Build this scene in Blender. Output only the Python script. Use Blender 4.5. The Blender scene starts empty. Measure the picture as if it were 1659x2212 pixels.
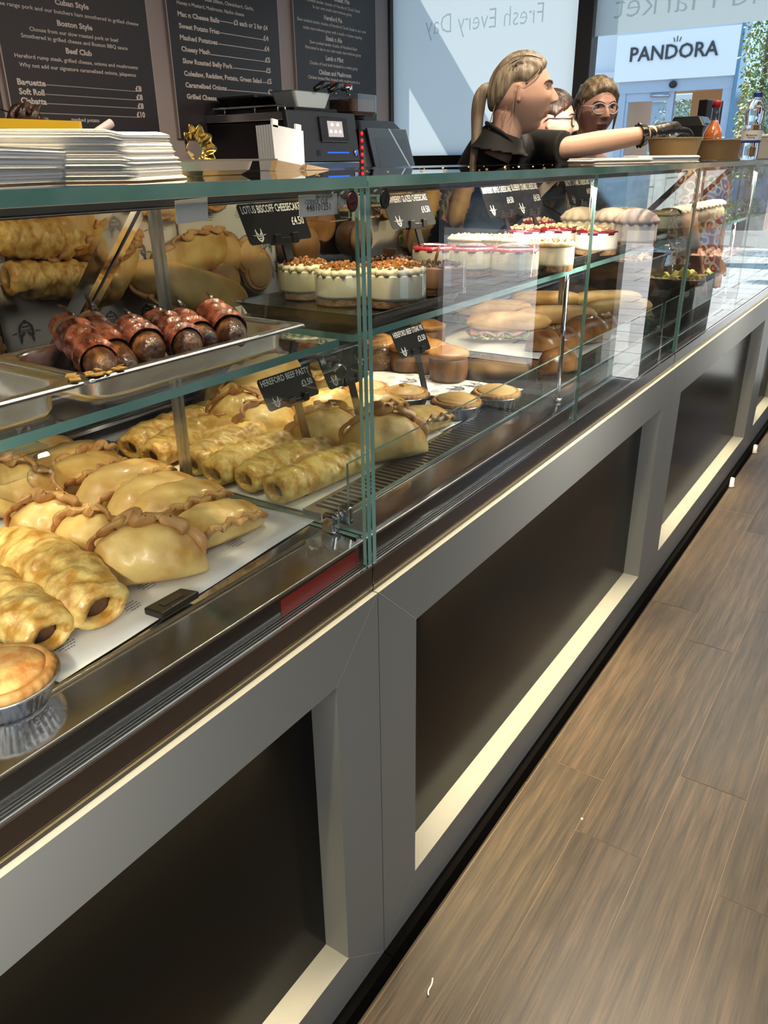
import bpy, bmesh, math, random
from mathutils import Vector, Matrix, noise
C = bpy.context.scene.collection
SC = bpy.context.scene
PI = math.pi

# ------------------------------------------------------------------ camera
FPX, YAW, PITCH, ROLL = 1694.66, 0.5943, 0.421, -0.0136
CAM = Vector((0.5858, 0.0, 1.4319))
_cy, _sy, _cp, _sp = math.cos(YAW), math.sin(YAW), math.cos(PITCH), math.sin(PITCH)
FWD = Vector((-_sy*_cp, _cy*_cp, -_sp))
_r0 = Vector((_cy, _sy, 0)); _u0 = _r0.cross(FWD)
RIGHT = math.cos(ROLL)*_r0 + math.sin(ROLL)*_u0
UP = -math.sin(ROLL)*_r0 + math.cos(ROLL)*_u0
cd = bpy.data.cameras.new('camera'); cam = bpy.data.objects.new('camera', cd); C.objects.link(cam)
cam.matrix_world = Matrix(((RIGHT.x, UP.x, -FWD.x, CAM.x), (RIGHT.y, UP.y, -FWD.y, CAM.y), (RIGHT.z, UP.z, -FWD.z, CAM.z), (0, 0, 0, 1)))
cd.sensor_fit = 'HORIZONTAL'; cd.sensor_width = 36; cd.lens = FPX/1659*36
cd.clip_start = 0.02; cd.clip_end = 200
SC.camera = cam

# ------------------------------------------------------------------ exposure, sky, sun, large lights
SC.view_settings.view_transform = 'Standard'; SC.view_settings.look = 'None'
SC.view_settings.exposure = 0.0; SC.view_settings.gamma = 1.0
SC.view_settings.use_curve_mapping = False
SC.cycles.transparent_max_bounces = 40
SC.cycles.max_bounces = 10
SC.cycles.glossy_bounces = 6
SC.cycles.diffuse_bounces = 4
SC.cycles.sample_clamp_indirect = 6.0
SC.cycles.caustics_reflective = False
SC.cycles.caustics_refractive = False
world = bpy.data.worlds.new('world'); SC.world = world; world.use_nodes = True
bgn = world.node_tree.nodes['Background']
bgn.inputs[0].default_value = (0.46, 0.70, 1.0, 1); bgn.inputs[1].default_value = 1.55
sd = bpy.data.lights.new('sun', 'SUN'); sd.energy = 10.0; sd.angle = 0.009; sd.color = (1.0, 0.95, 0.86)
sun = bpy.data.objects.new('sun', sd); C.objects.link(sun)
sun.rotation_euler = Vector((0.34, -0.15, -0.46)).to_track_quat('-Z', 'Y').to_euler()

def area(name, loc, aim, sx, sy, power, col, spread=PI):
    d = bpy.data.lights.new(name, 'AREA'); d.shape = 'RECTANGLE'; d.size = sx; d.size_y = sy
    d.energy = power; d.color = col; d.spread = spread
    o = bpy.data.objects.new(name, d); C.objects.link(o); o.location = loc
    o.rotation_euler = Vector(aim).to_track_quat('-Z', 'Y').to_euler()
    return o
def spot(name, loc, aim, power, col, ang=1.5, blend=0.6, r=0.04):
    d = bpy.data.lights.new(name, 'SPOT'); d.energy = power; d.color = col; d.spot_size = ang; d.spot_blend = blend
    d.shadow_soft_size = r
    o = bpy.data.objects.new(name, d); C.objects.link(o); o.location = loc
    o.rotation_euler = Vector(aim).to_track_quat('-Z', 'Y').to_euler()
    return o
WARM = (1.0, 0.76, 0.42)
for k in range(6):                                # row of warm ceiling spots over the customer side
    spot('ceiling_spot', (0.21, -0.9 + 1.15*k, 2.92), (0.14, 0, -1), 120, WARM, 1.7, 0.8, 0.04)
area('front_fill_light', (1.9, 2.3, 2.96), (0, 0, -1), 1.6, 3.6, 34, (1.0, 0.97, 0.93))  # soft overhead fill, added to lift faces and counter fronts
for k in range(5):                                # softer downlights over the counter tops, tilted to the menu wall
    spot('ceiling_downlight', (-0.30, 0.15 + 1.05*k, 2.92), (-0.42, 0, -1), 78, (1.0, 0.82, 0.62), 2.3, 0.9, 0.06)

# ------------------------------------------------------------------ pixel -> point on a real plane
def _ray(px, py): return FWD + RIGHT*((px - 829.5)/FPX) - UP*((py - 1106)/FPX)
def _pl(px, py, i, v):
    d = _ray(px, py); return CAM + d*((v - CAM[i])/d[i])
def at_x(px, py, x): return _pl(px, py, 0, x)
def at_y(px, py, y): return _pl(px, py, 1, y)
def at_z(px, py, z): return _pl(px, py, 2, z)

# ------------------------------------------------------------------ materials
def lin(h):
    h = h.lstrip('#'); o = []
    for i in (0, 2, 4):
        c = int(h[i:i+2], 16)/255; o.append(c/12.92 if c <= .04045 else ((c+.055)/1.055)**2.4)
    return (*o, 1.0)
def _col(c): return lin(c) if isinstance(c, str) else (*c[:3], 1.0)
def mat(name, col, rough=0.5, metal=0.0, coat=0.0, bump=None, mix=None, spec=0.5, emit=None, trans=0.0, sss=0.0, alpha=1.0, ior=1.5):
    """bump=(scale, strength[, stretch xyz]); mix=(colour2, scale, low, high[, stretch])"""
    m = bpy.data.materials.new(name); m.use_nodes = True
    nt = m.node_tree; N = nt.nodes; L = nt.links; b = N['Principled BSDF']
    b.inputs['Base Color'].default_value = _col(col); b.inputs['Roughness'].default_value = rough
    b.inputs['Metallic'].default_value = metal; b.inputs['Coat Weight'].default_value = coat
    b.inputs['Coat Roughness'].default_value = 0.12
    b.inputs['Specular IOR Level'].default_value = spec; b.inputs['IOR'].default_value = ior
    b.inputs['Transmission Weight'].default_value = trans; b.inputs['Alpha'].default_value = alpha
    if sss: b.inputs['Subsurface Weight'].default_value = sss; b.inputs['Subsurface Scale'].default_value = 0.01
    if emit: b.inputs['Emission Color'].default_value = _col(emit[0]); b.inputs['Emission Strength'].default_value = emit[1]
    tc = N.new('ShaderNodeTexCoord')
    def noi(scale, stretch, detail=5):
        mp = N.new('ShaderNodeMapping'); mp.inputs['Scale'].default_value = stretch
        L.new(tc.outputs['Object'], mp.inputs[0])
        n = N.new('ShaderNodeTexNoise'); n.inputs['Scale'].default_value = scale; n.inputs['Detail'].default_value = detail
        L.new(mp.outputs[0], n.inputs['Vector']); return n
    if mix:
        n = noi(mix[1], mix[4] if len(mix) > 4 else (1, 1, 1))
        r = N.new('ShaderNodeValToRGB'); e = r.color_ramp.elements
        e[0].position = mix[2]; e[0].color = _col(col); e[1].position = mix[3]; e[1].color = _col(mix[0])
        L.new(n.outputs['Fac'], r.inputs[0]); L.new(r.outputs[0], b.inputs['Base Color'])
    if bump:
        n = noi(bump[0], bump[2] if len(bump) > 2 else (1, 1, 1), 6)
        bp = N.new('ShaderNodeBump'); bp.inputs['Strength'].default_value = bump[1]; bp.inputs['Distance'].default_value = 0.004
        L.new(n.outputs['Fac'], bp.inputs['Height']); L.new(bp.outputs[0], b.inputs['Normal'])
    return m
def sheet_glass(name, tint, k=1.45):
    """thin clear sheet: reflects by Fresnel at the face it is met on, lets the rest through"""
    m = bpy.data.materials.new(name); m.use_nodes = True; nt = m.node_tree; N = nt.nodes; L = nt.links
    N.clear(); out = N.new('ShaderNodeOutputMaterial'); mx = N.new('ShaderNodeMixShader')
    t = N.new('ShaderNodeBsdfTransparent'); t.inputs[0].default_value = (*tint, 1)
    g = N.new('ShaderNodeBsdfGlossy'); g.inputs['Roughness'].default_value = 0.0; g.inputs[0].default_value = (1, 1, 1, 1)
    fr = N.new('ShaderNodeFresnel'); fr.inputs[0].default_value = 1.5
    ge = N.new('ShaderNodeNewGeometry'); inv = N.new('ShaderNodeMath'); inv.operation = 'SUBTRACT'; inv.inputs[0].default_value = 1
    L.new(ge.outputs['Backfacing'], inv.inputs[1])
    mu = N.new('ShaderNodeMath'); mu.operation = 'MULTIPLY'; L.new(fr.outputs[0], mu.inputs[0]); L.new(inv.outputs[0], mu.inputs[1])
    m2 = N.new('ShaderNodeMath'); m2.operation = 'MULTIPLY'; m2.use_clamp = True; m2.inputs[1].default_value = k
    L.new(mu.outputs[0], m2.inputs[0]); L.new(m2.outputs[0], mx.inputs[0])
    L.new(t.outputs[0], mx.inputs[1]); L.new(g.outputs[0], mx.inputs[2]); L.new(mx.outputs[0], out.inputs[0])
    return m
M = {}
M['glass'] = sheet_glass('clear_glass', (0.975, 0.99, 0.985))
M['acrylic'] = sheet_glass('clear_acrylic', (0.96, 0.97, 0.97), 2.2)
M['edge'] = mat('glass_cut_edge', (0.10, 0.24, 0.22), 0.12, coat=0.6, mix=((0.24, 0.42, 0.40), 6, .35, .7, (1, 1, 1)))
M['frame'] = mat('grey_painted_frame', (0.148, 0.158, 0.165), 0.42, bump=(300, .02))
M['black_panel'] = mat('satin_black_panel', (0.0025, 0.0024, 0.0024), 0.22, spec=0.16)
M['steel'] = mat('polished_steel', (0.72, 0.72, 0.74), 0.12, 1.0, mix=((0.62, 0.62, 0.64), 14, .3, .7, (1, .05, 1)))
M['brushed'] = mat('brushed_steel', (0.56, 0.56, 0.58), 0.24, 1.0, bump=(120, .03, (8, .05, 8)))
M['pan'] = mat('pan_steel', (0.80, 0.80, 0.81), 0.22, 1.0)
M['chrome'] = mat('chrome', (0.80, 0.80, 0.82), 0.05, 1.0)
M['alu'] = mat('satin_aluminium', (0.55, 0.56, 0.58), 0.3, 1.0)
M['mirror'] = mat('rear_mirror_glass', (0.46, 0.45, 0.45), 0.02, 1.0)
M['black'] = mat('black_plastic', (0.010, 0.010, 0.011), 0.32)
M['black_matt'] = mat('black_matt', (0.012, 0.012, 0.013), 0.6)
M['plinth'] = mat('black_kickboard', (0.0012, 0.0012, 0.0014), 0.9, spec=0.04)
M['dark'] = mat('dark_void', (0.006, 0.006, 0.007), 0.7)
M['white'] = mat('white_plastic', (0.75, 0.75, 0.74), 0.4)
M['print'] = mat('white_print', (0.80, 0.79, 0.76), 0.5)
M['red'] = mat('red_tape', (0.24, 0.012, 0.010), 0.35)

# ------------------------------------------------------------------ mesh builder
class MB:
    def __init__(s): s.v = []; s.f = []; s.m = []
    def add(s, vs, fs, mi=0):
        o = len(s.v); s.v += [Vector(p) for p in vs]
        for f in fs: s.f.append([i+o for i in f]); s.m.append(mi)
        return s
    def box(s, x0, x1, y0, y1, z0, z1, mi=0, T=None, edge=None):
        vs = [Vector(p) for p in ((x0,y0,z0),(x1,y0,z0),(x1,y1,z0),(x0,y1,z0),(x0,y0,z1),(x1,y0,z1),(x1,y1,z1),(x0,y1,z1))]
        if T: vs = [T @ p for p in vs]
        fs = [(0,3,2,1),(4,5,6,7),(0,1,5,4),(1,2,6,5),(2,3,7,6),(3,0,4,7)]
        if edge is None: return s.add(vs, fs, mi)
        d = (z1-z0, y1-y0, x1-x0); thin = d.index(min(d))       # two broad faces keep mi, the rim takes edge
        broad = {0: (0, 1), 1: (2, 4), 2: (3, 5)}[thin]
        o = len(s.v); s.v += vs
        for i, f in enumerate(fs): s.f.append([j+o for j in f]); s.m.append(mi if i in broad else edge)
        return s
    def tube(s, pts, r, n=8, mi=0, cap=True, flat=1.0, up=None):
        pts = [Vector(p) for p in pts]; k = len(pts); R = r if isinstance(r, (list, tuple)) else [r]*k
        o = len(s.v); prev = None
        for i, p in enumerate(pts):
            t = (pts[min(i+1, k-1)] - pts[max(i-1, 0)]).normalized()
            if prev is None:
                a = up if up else (Vector((0, 0, 1)) if abs(t.z) < .9 else Vector((1, 0, 0)))
            else: a = prev
            x = (a - t*a.dot(t))
            x = x.normalized() if x.length > 1e-6 else t.orthogonal().normalized()
            prev = x; y = t.cross(x)
            for j in range(n):
                q = 2*PI*j/n; s.v.append(p + x*(math.cos(q)*R[i]*flat) + y*(math.sin(q)*R[i]))
        for i in range(k-1):
            for j in range(n):
                s.f.append([o+i*n+j, o+i*n+(j+1) % n, o+(i+1)*n+(j+1) % n, o+(i+1)*n+j]); s.m.append(mi)
        if cap:
            s.f.append([o+j for j in reversed(range(n))]); s.m.append(mi)
            s.f.append([o+(k-1)*n+j for j in range(n)]); s.m.append(mi)
        return s
    def lathe(s, prof, n=24, c=(0, 0, 0), mi=0, cap=True, T=None, wob=None):
        o = len(s.v); c = Vector(c); k = len(prof)
        for i, (r, z) in enumerate(prof):
            for j in range(n):
                q = 2*PI*j/n; rr = r*(wob(q, i) if wob else 1)
                p = Vector((rr*math.cos(q), rr*math.sin(q), z))
                s.v.append((T @ p if T else p) + c)
        for i in range(k-1):
            for j in range(n):
                s.f.append([o+i*n+j, o+i*n+(j+1) % n, o+(i+1)*n+(j+1) % n, o+(i+1)*n+j]); s.m.append(mi)
        if cap:
            if prof[0][0] > 1e-6: s.f.append([o+j for j in reversed(range(n))]); s.m.append(mi)
            if prof[-1][0] > 1e-6: s.f.append([o+(k-1)*n+j for j in range(n)]); s.m.append(mi)
        return s
    def loft(s, loops, mi=0, cap0=False, cap1=False):
        o = len(s.v); n = len(loops[0])
        for lp in loops: s.v += [Vector(p) for p in lp]
        for i in range(len(loops)-1):
            for j in range(n):
                s.f.append([o+i*n+j, o+i*n+(j+1) % n, o+(i+1)*n+(j+1) % n, o+(i+1)*n+j]); s.m.append(mi)
        if cap0: s.f.append([o+j for j in reversed(range(n))]); s.m.append(mi)
        if cap1: s.f.append([o+(len(loops)-1)*n+j for j in range(n)]); s.m.append(mi)
        return s
    def grid(s, nu, nv, fn, mi=0, cu=False, cv=False):
        o = len(s.v)
        for i in range(nu):
            for j in range(nv): s.v.append(Vector(fn(i/(nu if cu else nu-1), j/(nv if cv else nv-1))))
        for i in range(nu if cu else nu-1):
            for j in range(nv if cv else nv-1):
                a, b = i*nv+j, i*nv+(j+1) % nv; c2, d = ((i+1) % nu)*nv+(j+1) % nv, ((i+1) % nu)*nv+j
                s.f.append([o+a, o+d, o+c2, o+b]); s.m.append(mi)
        return s
    def prism(s, poly, fn, d0, d1, mi=0):
        """poly: 2-D outline; fn(a, b, depth) -> 3-D"""
        return s.loft([[fn(a, b, d0) for a, b in poly], [fn(a, b, d1) for a, b in poly]], mi, True, True)
    def build(s, name, mats, parent=None, smooth=False, bevel=0, seg=2, local=False, recalc=True, sub=0, auto=False):
        me = bpy.data.meshes.new(name)
        off = Vector((0, 0, 0)) if (parent is None or local) else world_loc(parent)
        me.from_pydata([tuple(p-off) for p in s.v], [], s.f); me.validate()
        if not isinstance(mats, (list, tuple)): mats = [mats]
        for m_ in mats: me.materials.append(m_)
        if len(me.polygons) == len(s.m): me.polygons.foreach_set('material_index', s.m)
        if recalc:
            b = bmesh.new(); b.from_mesh(me); bmesh.ops.recalc_face_normals(b, faces=b.faces); b.to_mesh(me); b.free()
        if smooth: me.polygons.foreach_set('use_smooth', [True]*len(me.polygons))
        o = bpy.data.objects.new(name, me); C.objects.link(o)
        if parent is not None: o.parent = parent
        if bevel:
            bv = o.modifiers.new('bevel', 'BEVEL'); bv.width = bevel; bv.segments = seg; bv.limit_method = 'ANGLE'; bv.angle_limit = .7
        if sub:
            sv = o.modifiers.new('sub', 'SUBSURF'); sv.levels = sub; sv.render_levels = sub
        return o
def world_loc(o):
    l = Vector(o.location); p = o.parent
    while p is not None: l += Vector(p.location); p = p.parent
    return l
def tag(o, label, cat, group=None, kind=None):
    o['label'] = label; o['category'] = cat
    if group: o['group'] = group
    if kind: o['kind'] = kind
    return o
def thing(name, label, cat, loc=(0, 0, 0), group=None):
    o = bpy.data.objects.new(name, None); C.objects.link(o); o.location = loc; o.empty_display_size = 0.05
    return tag(o, label, cat, group)
def struct(o): o['kind'] = 'structure'; return o
def dup(root, loc, rotz=0, label=None, scale=1, rot=None):
    r = root.copy(); C.objects.link(r); r.location = loc; r.rotation_euler = rot if rot else (0, 0, rotz)
    r.scale = (scale,)*3 if not isinstance(scale, (tuple, list)) else scale
    if label: r['label'] = label
    for ch in list(root.children):
        c = ch.copy(); C.objects.link(c); c.parent = r
        for g in ch.children:
            d = g.copy(); C.objects.link(d); d.parent = c
    return r
def place(root, loc, rotz=0, label=None, scale=1, rot=None):
    root.location = loc; root.rotation_euler = rot if rot else (0, 0, rotz)
    root.scale = (scale,)*3 if not isinstance(scale, (tuple, list)) else scale
    if label: root['label'] = label
    return root
class Kind:
    """first use moves the first one itself, every later use is a copy"""
    def __init__(s, roots): s.roots = roots if isinstance(roots, list) else [roots]; s.used = set(); s.k = 0
    def put(s, loc, rotz=0, label=None, scale=1, rot=None, which=None):
        i = (s.k if which is None else which) % len(s.roots); s.k += 1; r = s.roots[i]
        if i in s.used: return dup(r, loc, rotz, label, scale, rot)
        s.used.add(i); return place(r, loc, rotz, label, scale, rot)

# ------------------------------------------------------------------ text
_tc = {}
def text2d(body, bold=0.0):
    key = (body, bold)
    if key in _tc: return _tc[key]
    cu = bpy.data.curves.new('txt', 'FONT'); cu.body = body; cu.size = 1; cu.resolution_u = 2; cu.offset = bold; cu.fill_mode = 'FRONT'
    ob = bpy.data.objects.new('txt', cu); me = ob.to_mesh()
    vs = [(v.co.x, v.co.y) for v in me.vertices]; fs = [list(p.vertices) for p in me.polygons]
    ob.to_mesh_clear(); bpy.data.objects.remove(ob); bpy.data.curves.remove(cu)
    if vs:
        x0 = min(p[0] for p in vs); vs = [(a-x0, b) for a, b in vs]
    _tc[key] = (vs, fs, max([p[0] for p in vs] or [1])); return _tc[key]
def put_text(mb, body, fn, h, width=None, align='L', bold=0.0, mi=0):
    """cap height about .7h; fn(a, b) -> 3-D, a along the line from its start / centre / end"""
    vs, fs, w = text2d(body, bold); sy = h; sx = h if width is None else width/w
    W_ = w*sx; o = {'L': 0, 'C': -W_/2, 'R': -W_}[align]
    mb.add([fn(a*sx+o, b*sy) for a, b in vs], fs, mi); return W_
# ================================================================== THE SETTING
XB, YF, ZC = -2.959, 5.40, 3.0
def wood():
    m = bpy.data.materials.new('wood_plank'); m.use_nodes = True; nt = m.node_tree; N = nt.nodes; L = nt.links; b = N['Principled BSDF']
    tc = N.new('ShaderNodeTexCoord'); at = N.new('ShaderNodeAttribute'); at.attribute_name = 'plank'
    cx = N.new('ShaderNodeCombineXYZ')
    for i, k in enumerate((7.3, 23.0, 0)):
        mu = N.new('ShaderNodeMath'); mu.operation = 'MULTIPLY'; mu.inputs[1].default_value = k
        L.new(at.outputs['Fac'], mu.inputs[0]); L.new(mu.outputs[0], cx.inputs[i])
    ad = N.new('ShaderNodeVectorMath'); ad.operation = 'ADD'; L.new(tc.outputs['Object'], ad.inputs[0]); L.new(cx.outputs[0], ad.inputs[1])
    def noi(sc, st, det, dist=0.0):
        mp = N.new('ShaderNodeMapping'); mp.inputs['Scale'].default_value = st; L.new(ad.outputs[0], mp.inputs[0])
        n = N.new('ShaderNodeTexNoise'); n.inputs['Scale'].default_value = sc; n.inputs['Detail'].default_value = det
        n.inputs['Distortion'].default_value = dist; L.new(mp.outputs[0], n.inputs['Vector']); return n
    big = noi(2.4, (3.2, .55, 1), 4, 1.2); fine = noi(26, (7, .28, 1), 4, .4)
    wv = N.new('ShaderNodeTexWave'); wv.inputs['Scale'].default_value = 5.5; wv.inputs['Distortion'].default_value = 7.0; wv.inputs['Detail'].default_value = 3.0; wv.inputs['Detail Scale'].default_value = 1.2
    mp = N.new('ShaderNodeMapping'); mp.inputs['Scale'].default_value = (1.5, .16, 1); L.new(ad.outputs[0], mp.inputs[0]); L.new(mp.outputs[0], wv.inputs['Vector'])
    def mixf(a, b_, f):
        x = N.new('ShaderNodeMix'); x.inputs['Factor'].default_value = f
        L.new(a, x.inputs['A']); L.new(b_, x.inputs['B']); return x.outputs['Result']
    v = mixf(mixf(big.outputs['Fac'], wv.outputs['Fac'], .22), fine.outputs['Fac'], .56)
    r = N.new('ShaderNodeValToRGB'); e = r.color_ramp.elements
    e[0].position = .34; e[0].color = (0.0105, 0.0072, 0.0046, 1); e[1].position = .68; e[1].color = (0.078, 0.055, 0.035, 1)
    x = e.new(.5); x.color = (0.036, 0.0252, 0.0165, 1)
    L.new(v, r.inputs[0])
    hs = N.new('ShaderNodeHueSaturation'); mr = N.new('ShaderNodeMapRange'); mr.inputs['To Min'].default_value = .78; mr.inputs['To Max'].default_value = 1.16
    L.new(at.outputs['Fac'], mr.inputs[0]); L.new(mr.outputs[0], hs.inputs['Value']); L.new(r.outputs[0], hs.inputs['Color']); L.new(hs.outputs[0], b.inputs['Base Color'])
    bp = N.new('ShaderNodeBump'); bp.inputs['Strength'].default_value = .25; bp.inputs['Distance'].default_value = .002
    L.new(fine.outputs['Fac'], bp.inputs['Height']); L.new(bp.outputs[0], b.inputs['Normal'])
    b.inputs['Roughness'].default_value = .42; return m
def planks():
    rnd = random.Random(4); PW, PL, X0 = .1572, .953, .0252
    known = {0: 2.52, 1: 1.377, 2: 1.69, 3: 1.372}
    mb = MB(); ids = []
    for i in range(-19, 24):
        off = known.get(i, rnd.uniform(0, PL)) % PL
        for j in range(-4, 6):
            y0 = off + (j-.0)*PL; y1 = y0 + PL
            y0 = max(y0, -3.0); y1 = min(y1, YF)
            if y1 - y0 < .01: continue
            g = .0006; x0 = X0+i*PW
            mb.add([(x0+g, y0+g*1.6, 0), (x0+PW-g, y0+g*1.6, 0), (x0+PW-g, y1-g*1.6, 0), (x0+g, y1-g*1.6, 0)], [(0, 1, 2, 3)]); ids.append(rnd.random())
    n = len(mb.f)
    mb.box(X0-19*PW, X0+24*PW, -3, YF, -.03, -.0012, 1)
    o = mb.build('floor', [wood(), mat('plank_joint', (0.17, 0.13, 0.085), .6)], recalc=False)
    a = o.data.attributes.new('plank', 'FLOAT', 'FACE')
    a.data.foreach_set('value', (ids + [0.5]*6)[:len(o.data.polygons)])
    return struct(o)
planks()
wall_m = mat('mauve_grey_paint', (0.36, 0.30, 0.29), .55, bump=(80, .03))
struct(MB().box(XB-.1, XB, -3, YF, 0, ZC).build('wall_back', wall_m))
struct(MB().box(XB-.1, 3.8, -3, YF+.1, ZC, ZC+.1).build('ceiling', mat('ceiling_paint', (0.42, 0.40, 0.38), .7)))
struct(MB().box(XB-.1, 3.8, -3.1, -3, 0, ZC).build('wall_near', mat('near_wall_paint', (0.20, 0.18, 0.17), .6)))
mb = MB(); mb.box(3.7, 3.8, -3, -2.3, 0, ZC); mb.box(3.7, 3.8, .4, YF+.1, 0, ZC); mb.box(3.7, 3.8, -2.3, .4, 0, .4); mb.box(3.7, 3.8, -2.3, .4, 2.6, ZC)
struct(mb.build('wall_right', mat('right_wall_brick', (0.16, 0.10, 0.085), .6, mix=((0.24, .19, .17), 3, .4, .6))))
struct(MB().box(3.74, 3.752, -2.3, .4, .4, 2.6).build('window_3', M['glass']))
# front of the shop (y = YF): frosted window, clear window with frosted header, open door
gm = mat('grey_window_frame', (0.050, 0.054, 0.060), .4)
mb = MB()
mb.box(XB, 3.7, YF, YF+.1, 2.72, ZC)                       # head
mb.box(XB, XB+.018, YF-.02, YF+.08, 0, 2.72)                # jamb in the corner
mb.box(-1.556, -1.452, YF-.03, YF+.08, 0, 2.72)             # mullion
mb.box(.78, .90, YF-.03, YF+.08, 0, 2.72)                   # mullion beside the door
mb.box(1.12, 1.64, YF-.02, YF+.10, 0, 2.72)                 # solid pier
mb.box(2.55, 3.7, YF, YF+.1, 0, 2.72)
mb.box(-1.452, .78, YF, YF+.08, 0, .12)
mb.box(1.64, 2.55, YF, YF+.1, 2.30, 2.36)
struct(mb.build('wall_far', gm, bevel=.004))
struct(MB().box(XB+.018, -1.556, YF-.01, YF+.06, 0, 1.462).build('trim_1', mat('black_stall_riser', (.006, .006, .007), .4)))
def film(name, t, refl):
    m = bpy.data.materials.new(name); m.use_nodes = True; nt = m.node_tree; N = nt.nodes; L = nt.links; N.clear()
    out = N.new('ShaderNodeOutputMaterial'); tr = N.new('ShaderNodeBsdfTranslucent'); tr.inputs[0].default_value = (*t, 1)
    df = N.new('ShaderNodeBsdfDiffuse'); df.inputs[0].default_value = (.42, .44, .45, 1)
    gl = N.new('ShaderNodeBsdfGlossy'); gl.inputs['Roughness'].default_value = .03; gl.inputs[0].default_value = (refl, refl, refl, 1)
    a = N.new('ShaderNodeMixShader'); a.inputs[0].default_value = .22; L.new(tr.outputs[0], a.inputs[1]); L.new(df.outputs[0], a.inputs[2])
    fr = N.new('ShaderNodeFresnel'); fr.inputs[0].default_value = 1.5
    b = N.new('ShaderNodeMixShader'); L.new(fr.outputs[0], b.inputs[0]); L.new(a.outputs[0], b.inputs[1]); L.new(gl.outputs[0], b.inputs[2])
    L.new(b.outputs[0], out.inputs[0]); return m
fm = film('frosted_white_film', (.50, .57, .59), .8); fl = film('bright_vinyl_lettering', (.80, .86, .88), .5)
struct(MB().add([(XB+.018, YF+.02, 1.462), (-1.556, YF+.02, 1.462), (-1.556, YF+.02, 2.72), (XB+.018, YF+.02, 2.72)], [(0, 1, 2, 3)]).build('window_1', fm, recalc=False))
w2 = struct(MB().box(-1.452, .78, YF+.02, YF+.03, .12, 2.72).build('window_2', M['glass']))
hdr = MB().add([(-1.452, YF+.016, 2.116), (.78, YF+.016, 2.116), (.78, YF+.016, 2.72), (-1.452, YF+.016, 2.72)], [(0, 1, 2, 3)]).build('frosted_header', fm, w2, recalc=False)
# vinyl lettering, read from outside and so mirrored from in here
def serif_line(mb, body, xr, z, h, w):                         # xr: right end (= start of the line, mirrored)
    W_ = put_text(mb, body, lambda a, b: (xr-a, YF+.012, z+b), h, w, bold=-.012)
    return W_
mb = MB(); serif_line(mb, 'Fresh Every Day', -1.80, 2.222, .165, .87)
mb.v = [Vector((p.x, p.y, p.z - (-1.80-p.x)*.0)) for p in mb.v]
tag(mb.build('window_lettering', fl, recalc=False), 'white vinyl words Fresh Every Day, seen reversed on the frosted window', 'lettering')
mb = MB(); serif_line(mb, 'the Old Market', -.02, 2.20, .20, 1.32)
tag(mb.build('window_lettering', fl, recalc=False), 'white vinyl words Old Market, seen reversed above the clear window', 'lettering')
# door standing open
d1 = struct(MB().box(1.64, 1.69, YF-.02, YF+.06, 0, 2.30).box(2.50, 2.55, YF-.02, YF+.06, 0, 2.30).build('door_1', gm))
struct(MB().box(1.2, 2.7, 4.35, 5.38, 0.001, .012).build('trim_2', mat('grey_entrance_matting', (.10, .10, .105), .8, bump=(400, .6))))

# ------------------------------------------------------------------ outside
pav = mat('pale_paving', (.44, .42, .39), .7, mix=((.54, .52, .49), 2.2, .35, .65), bump=(30, .1))
mb = MB()
rnd = random.Random(8)
mb.box(-40, 40, YF+.1, 60, -.06, -.012, 1)
y = YF+.12
while y < 15:
    x = -6 + rnd.uniform(0, .5)
    while x < 9:
        w = rnd.uniform(.5, .8); mb.add([(x+.006, y+.006, -.004), (x+w-.006, y+.006, -.004), (x+w-.006, y+.394, -.004), (x+.006, y+.394, -.004)], [(0, 1, 2, 3)]); x += w
    y += .4
struct(mb.build('ground', [pav, mat('paving_joint', (.22, .21, .20), .8)], recalc=False))
struct(MB().box(-3.44, -2.99, YF+.05, YF+.70, 2.76, 2.80).build('shadow_fin', gm))     # unseen fin added over the window to throw the slanting shadow
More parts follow.
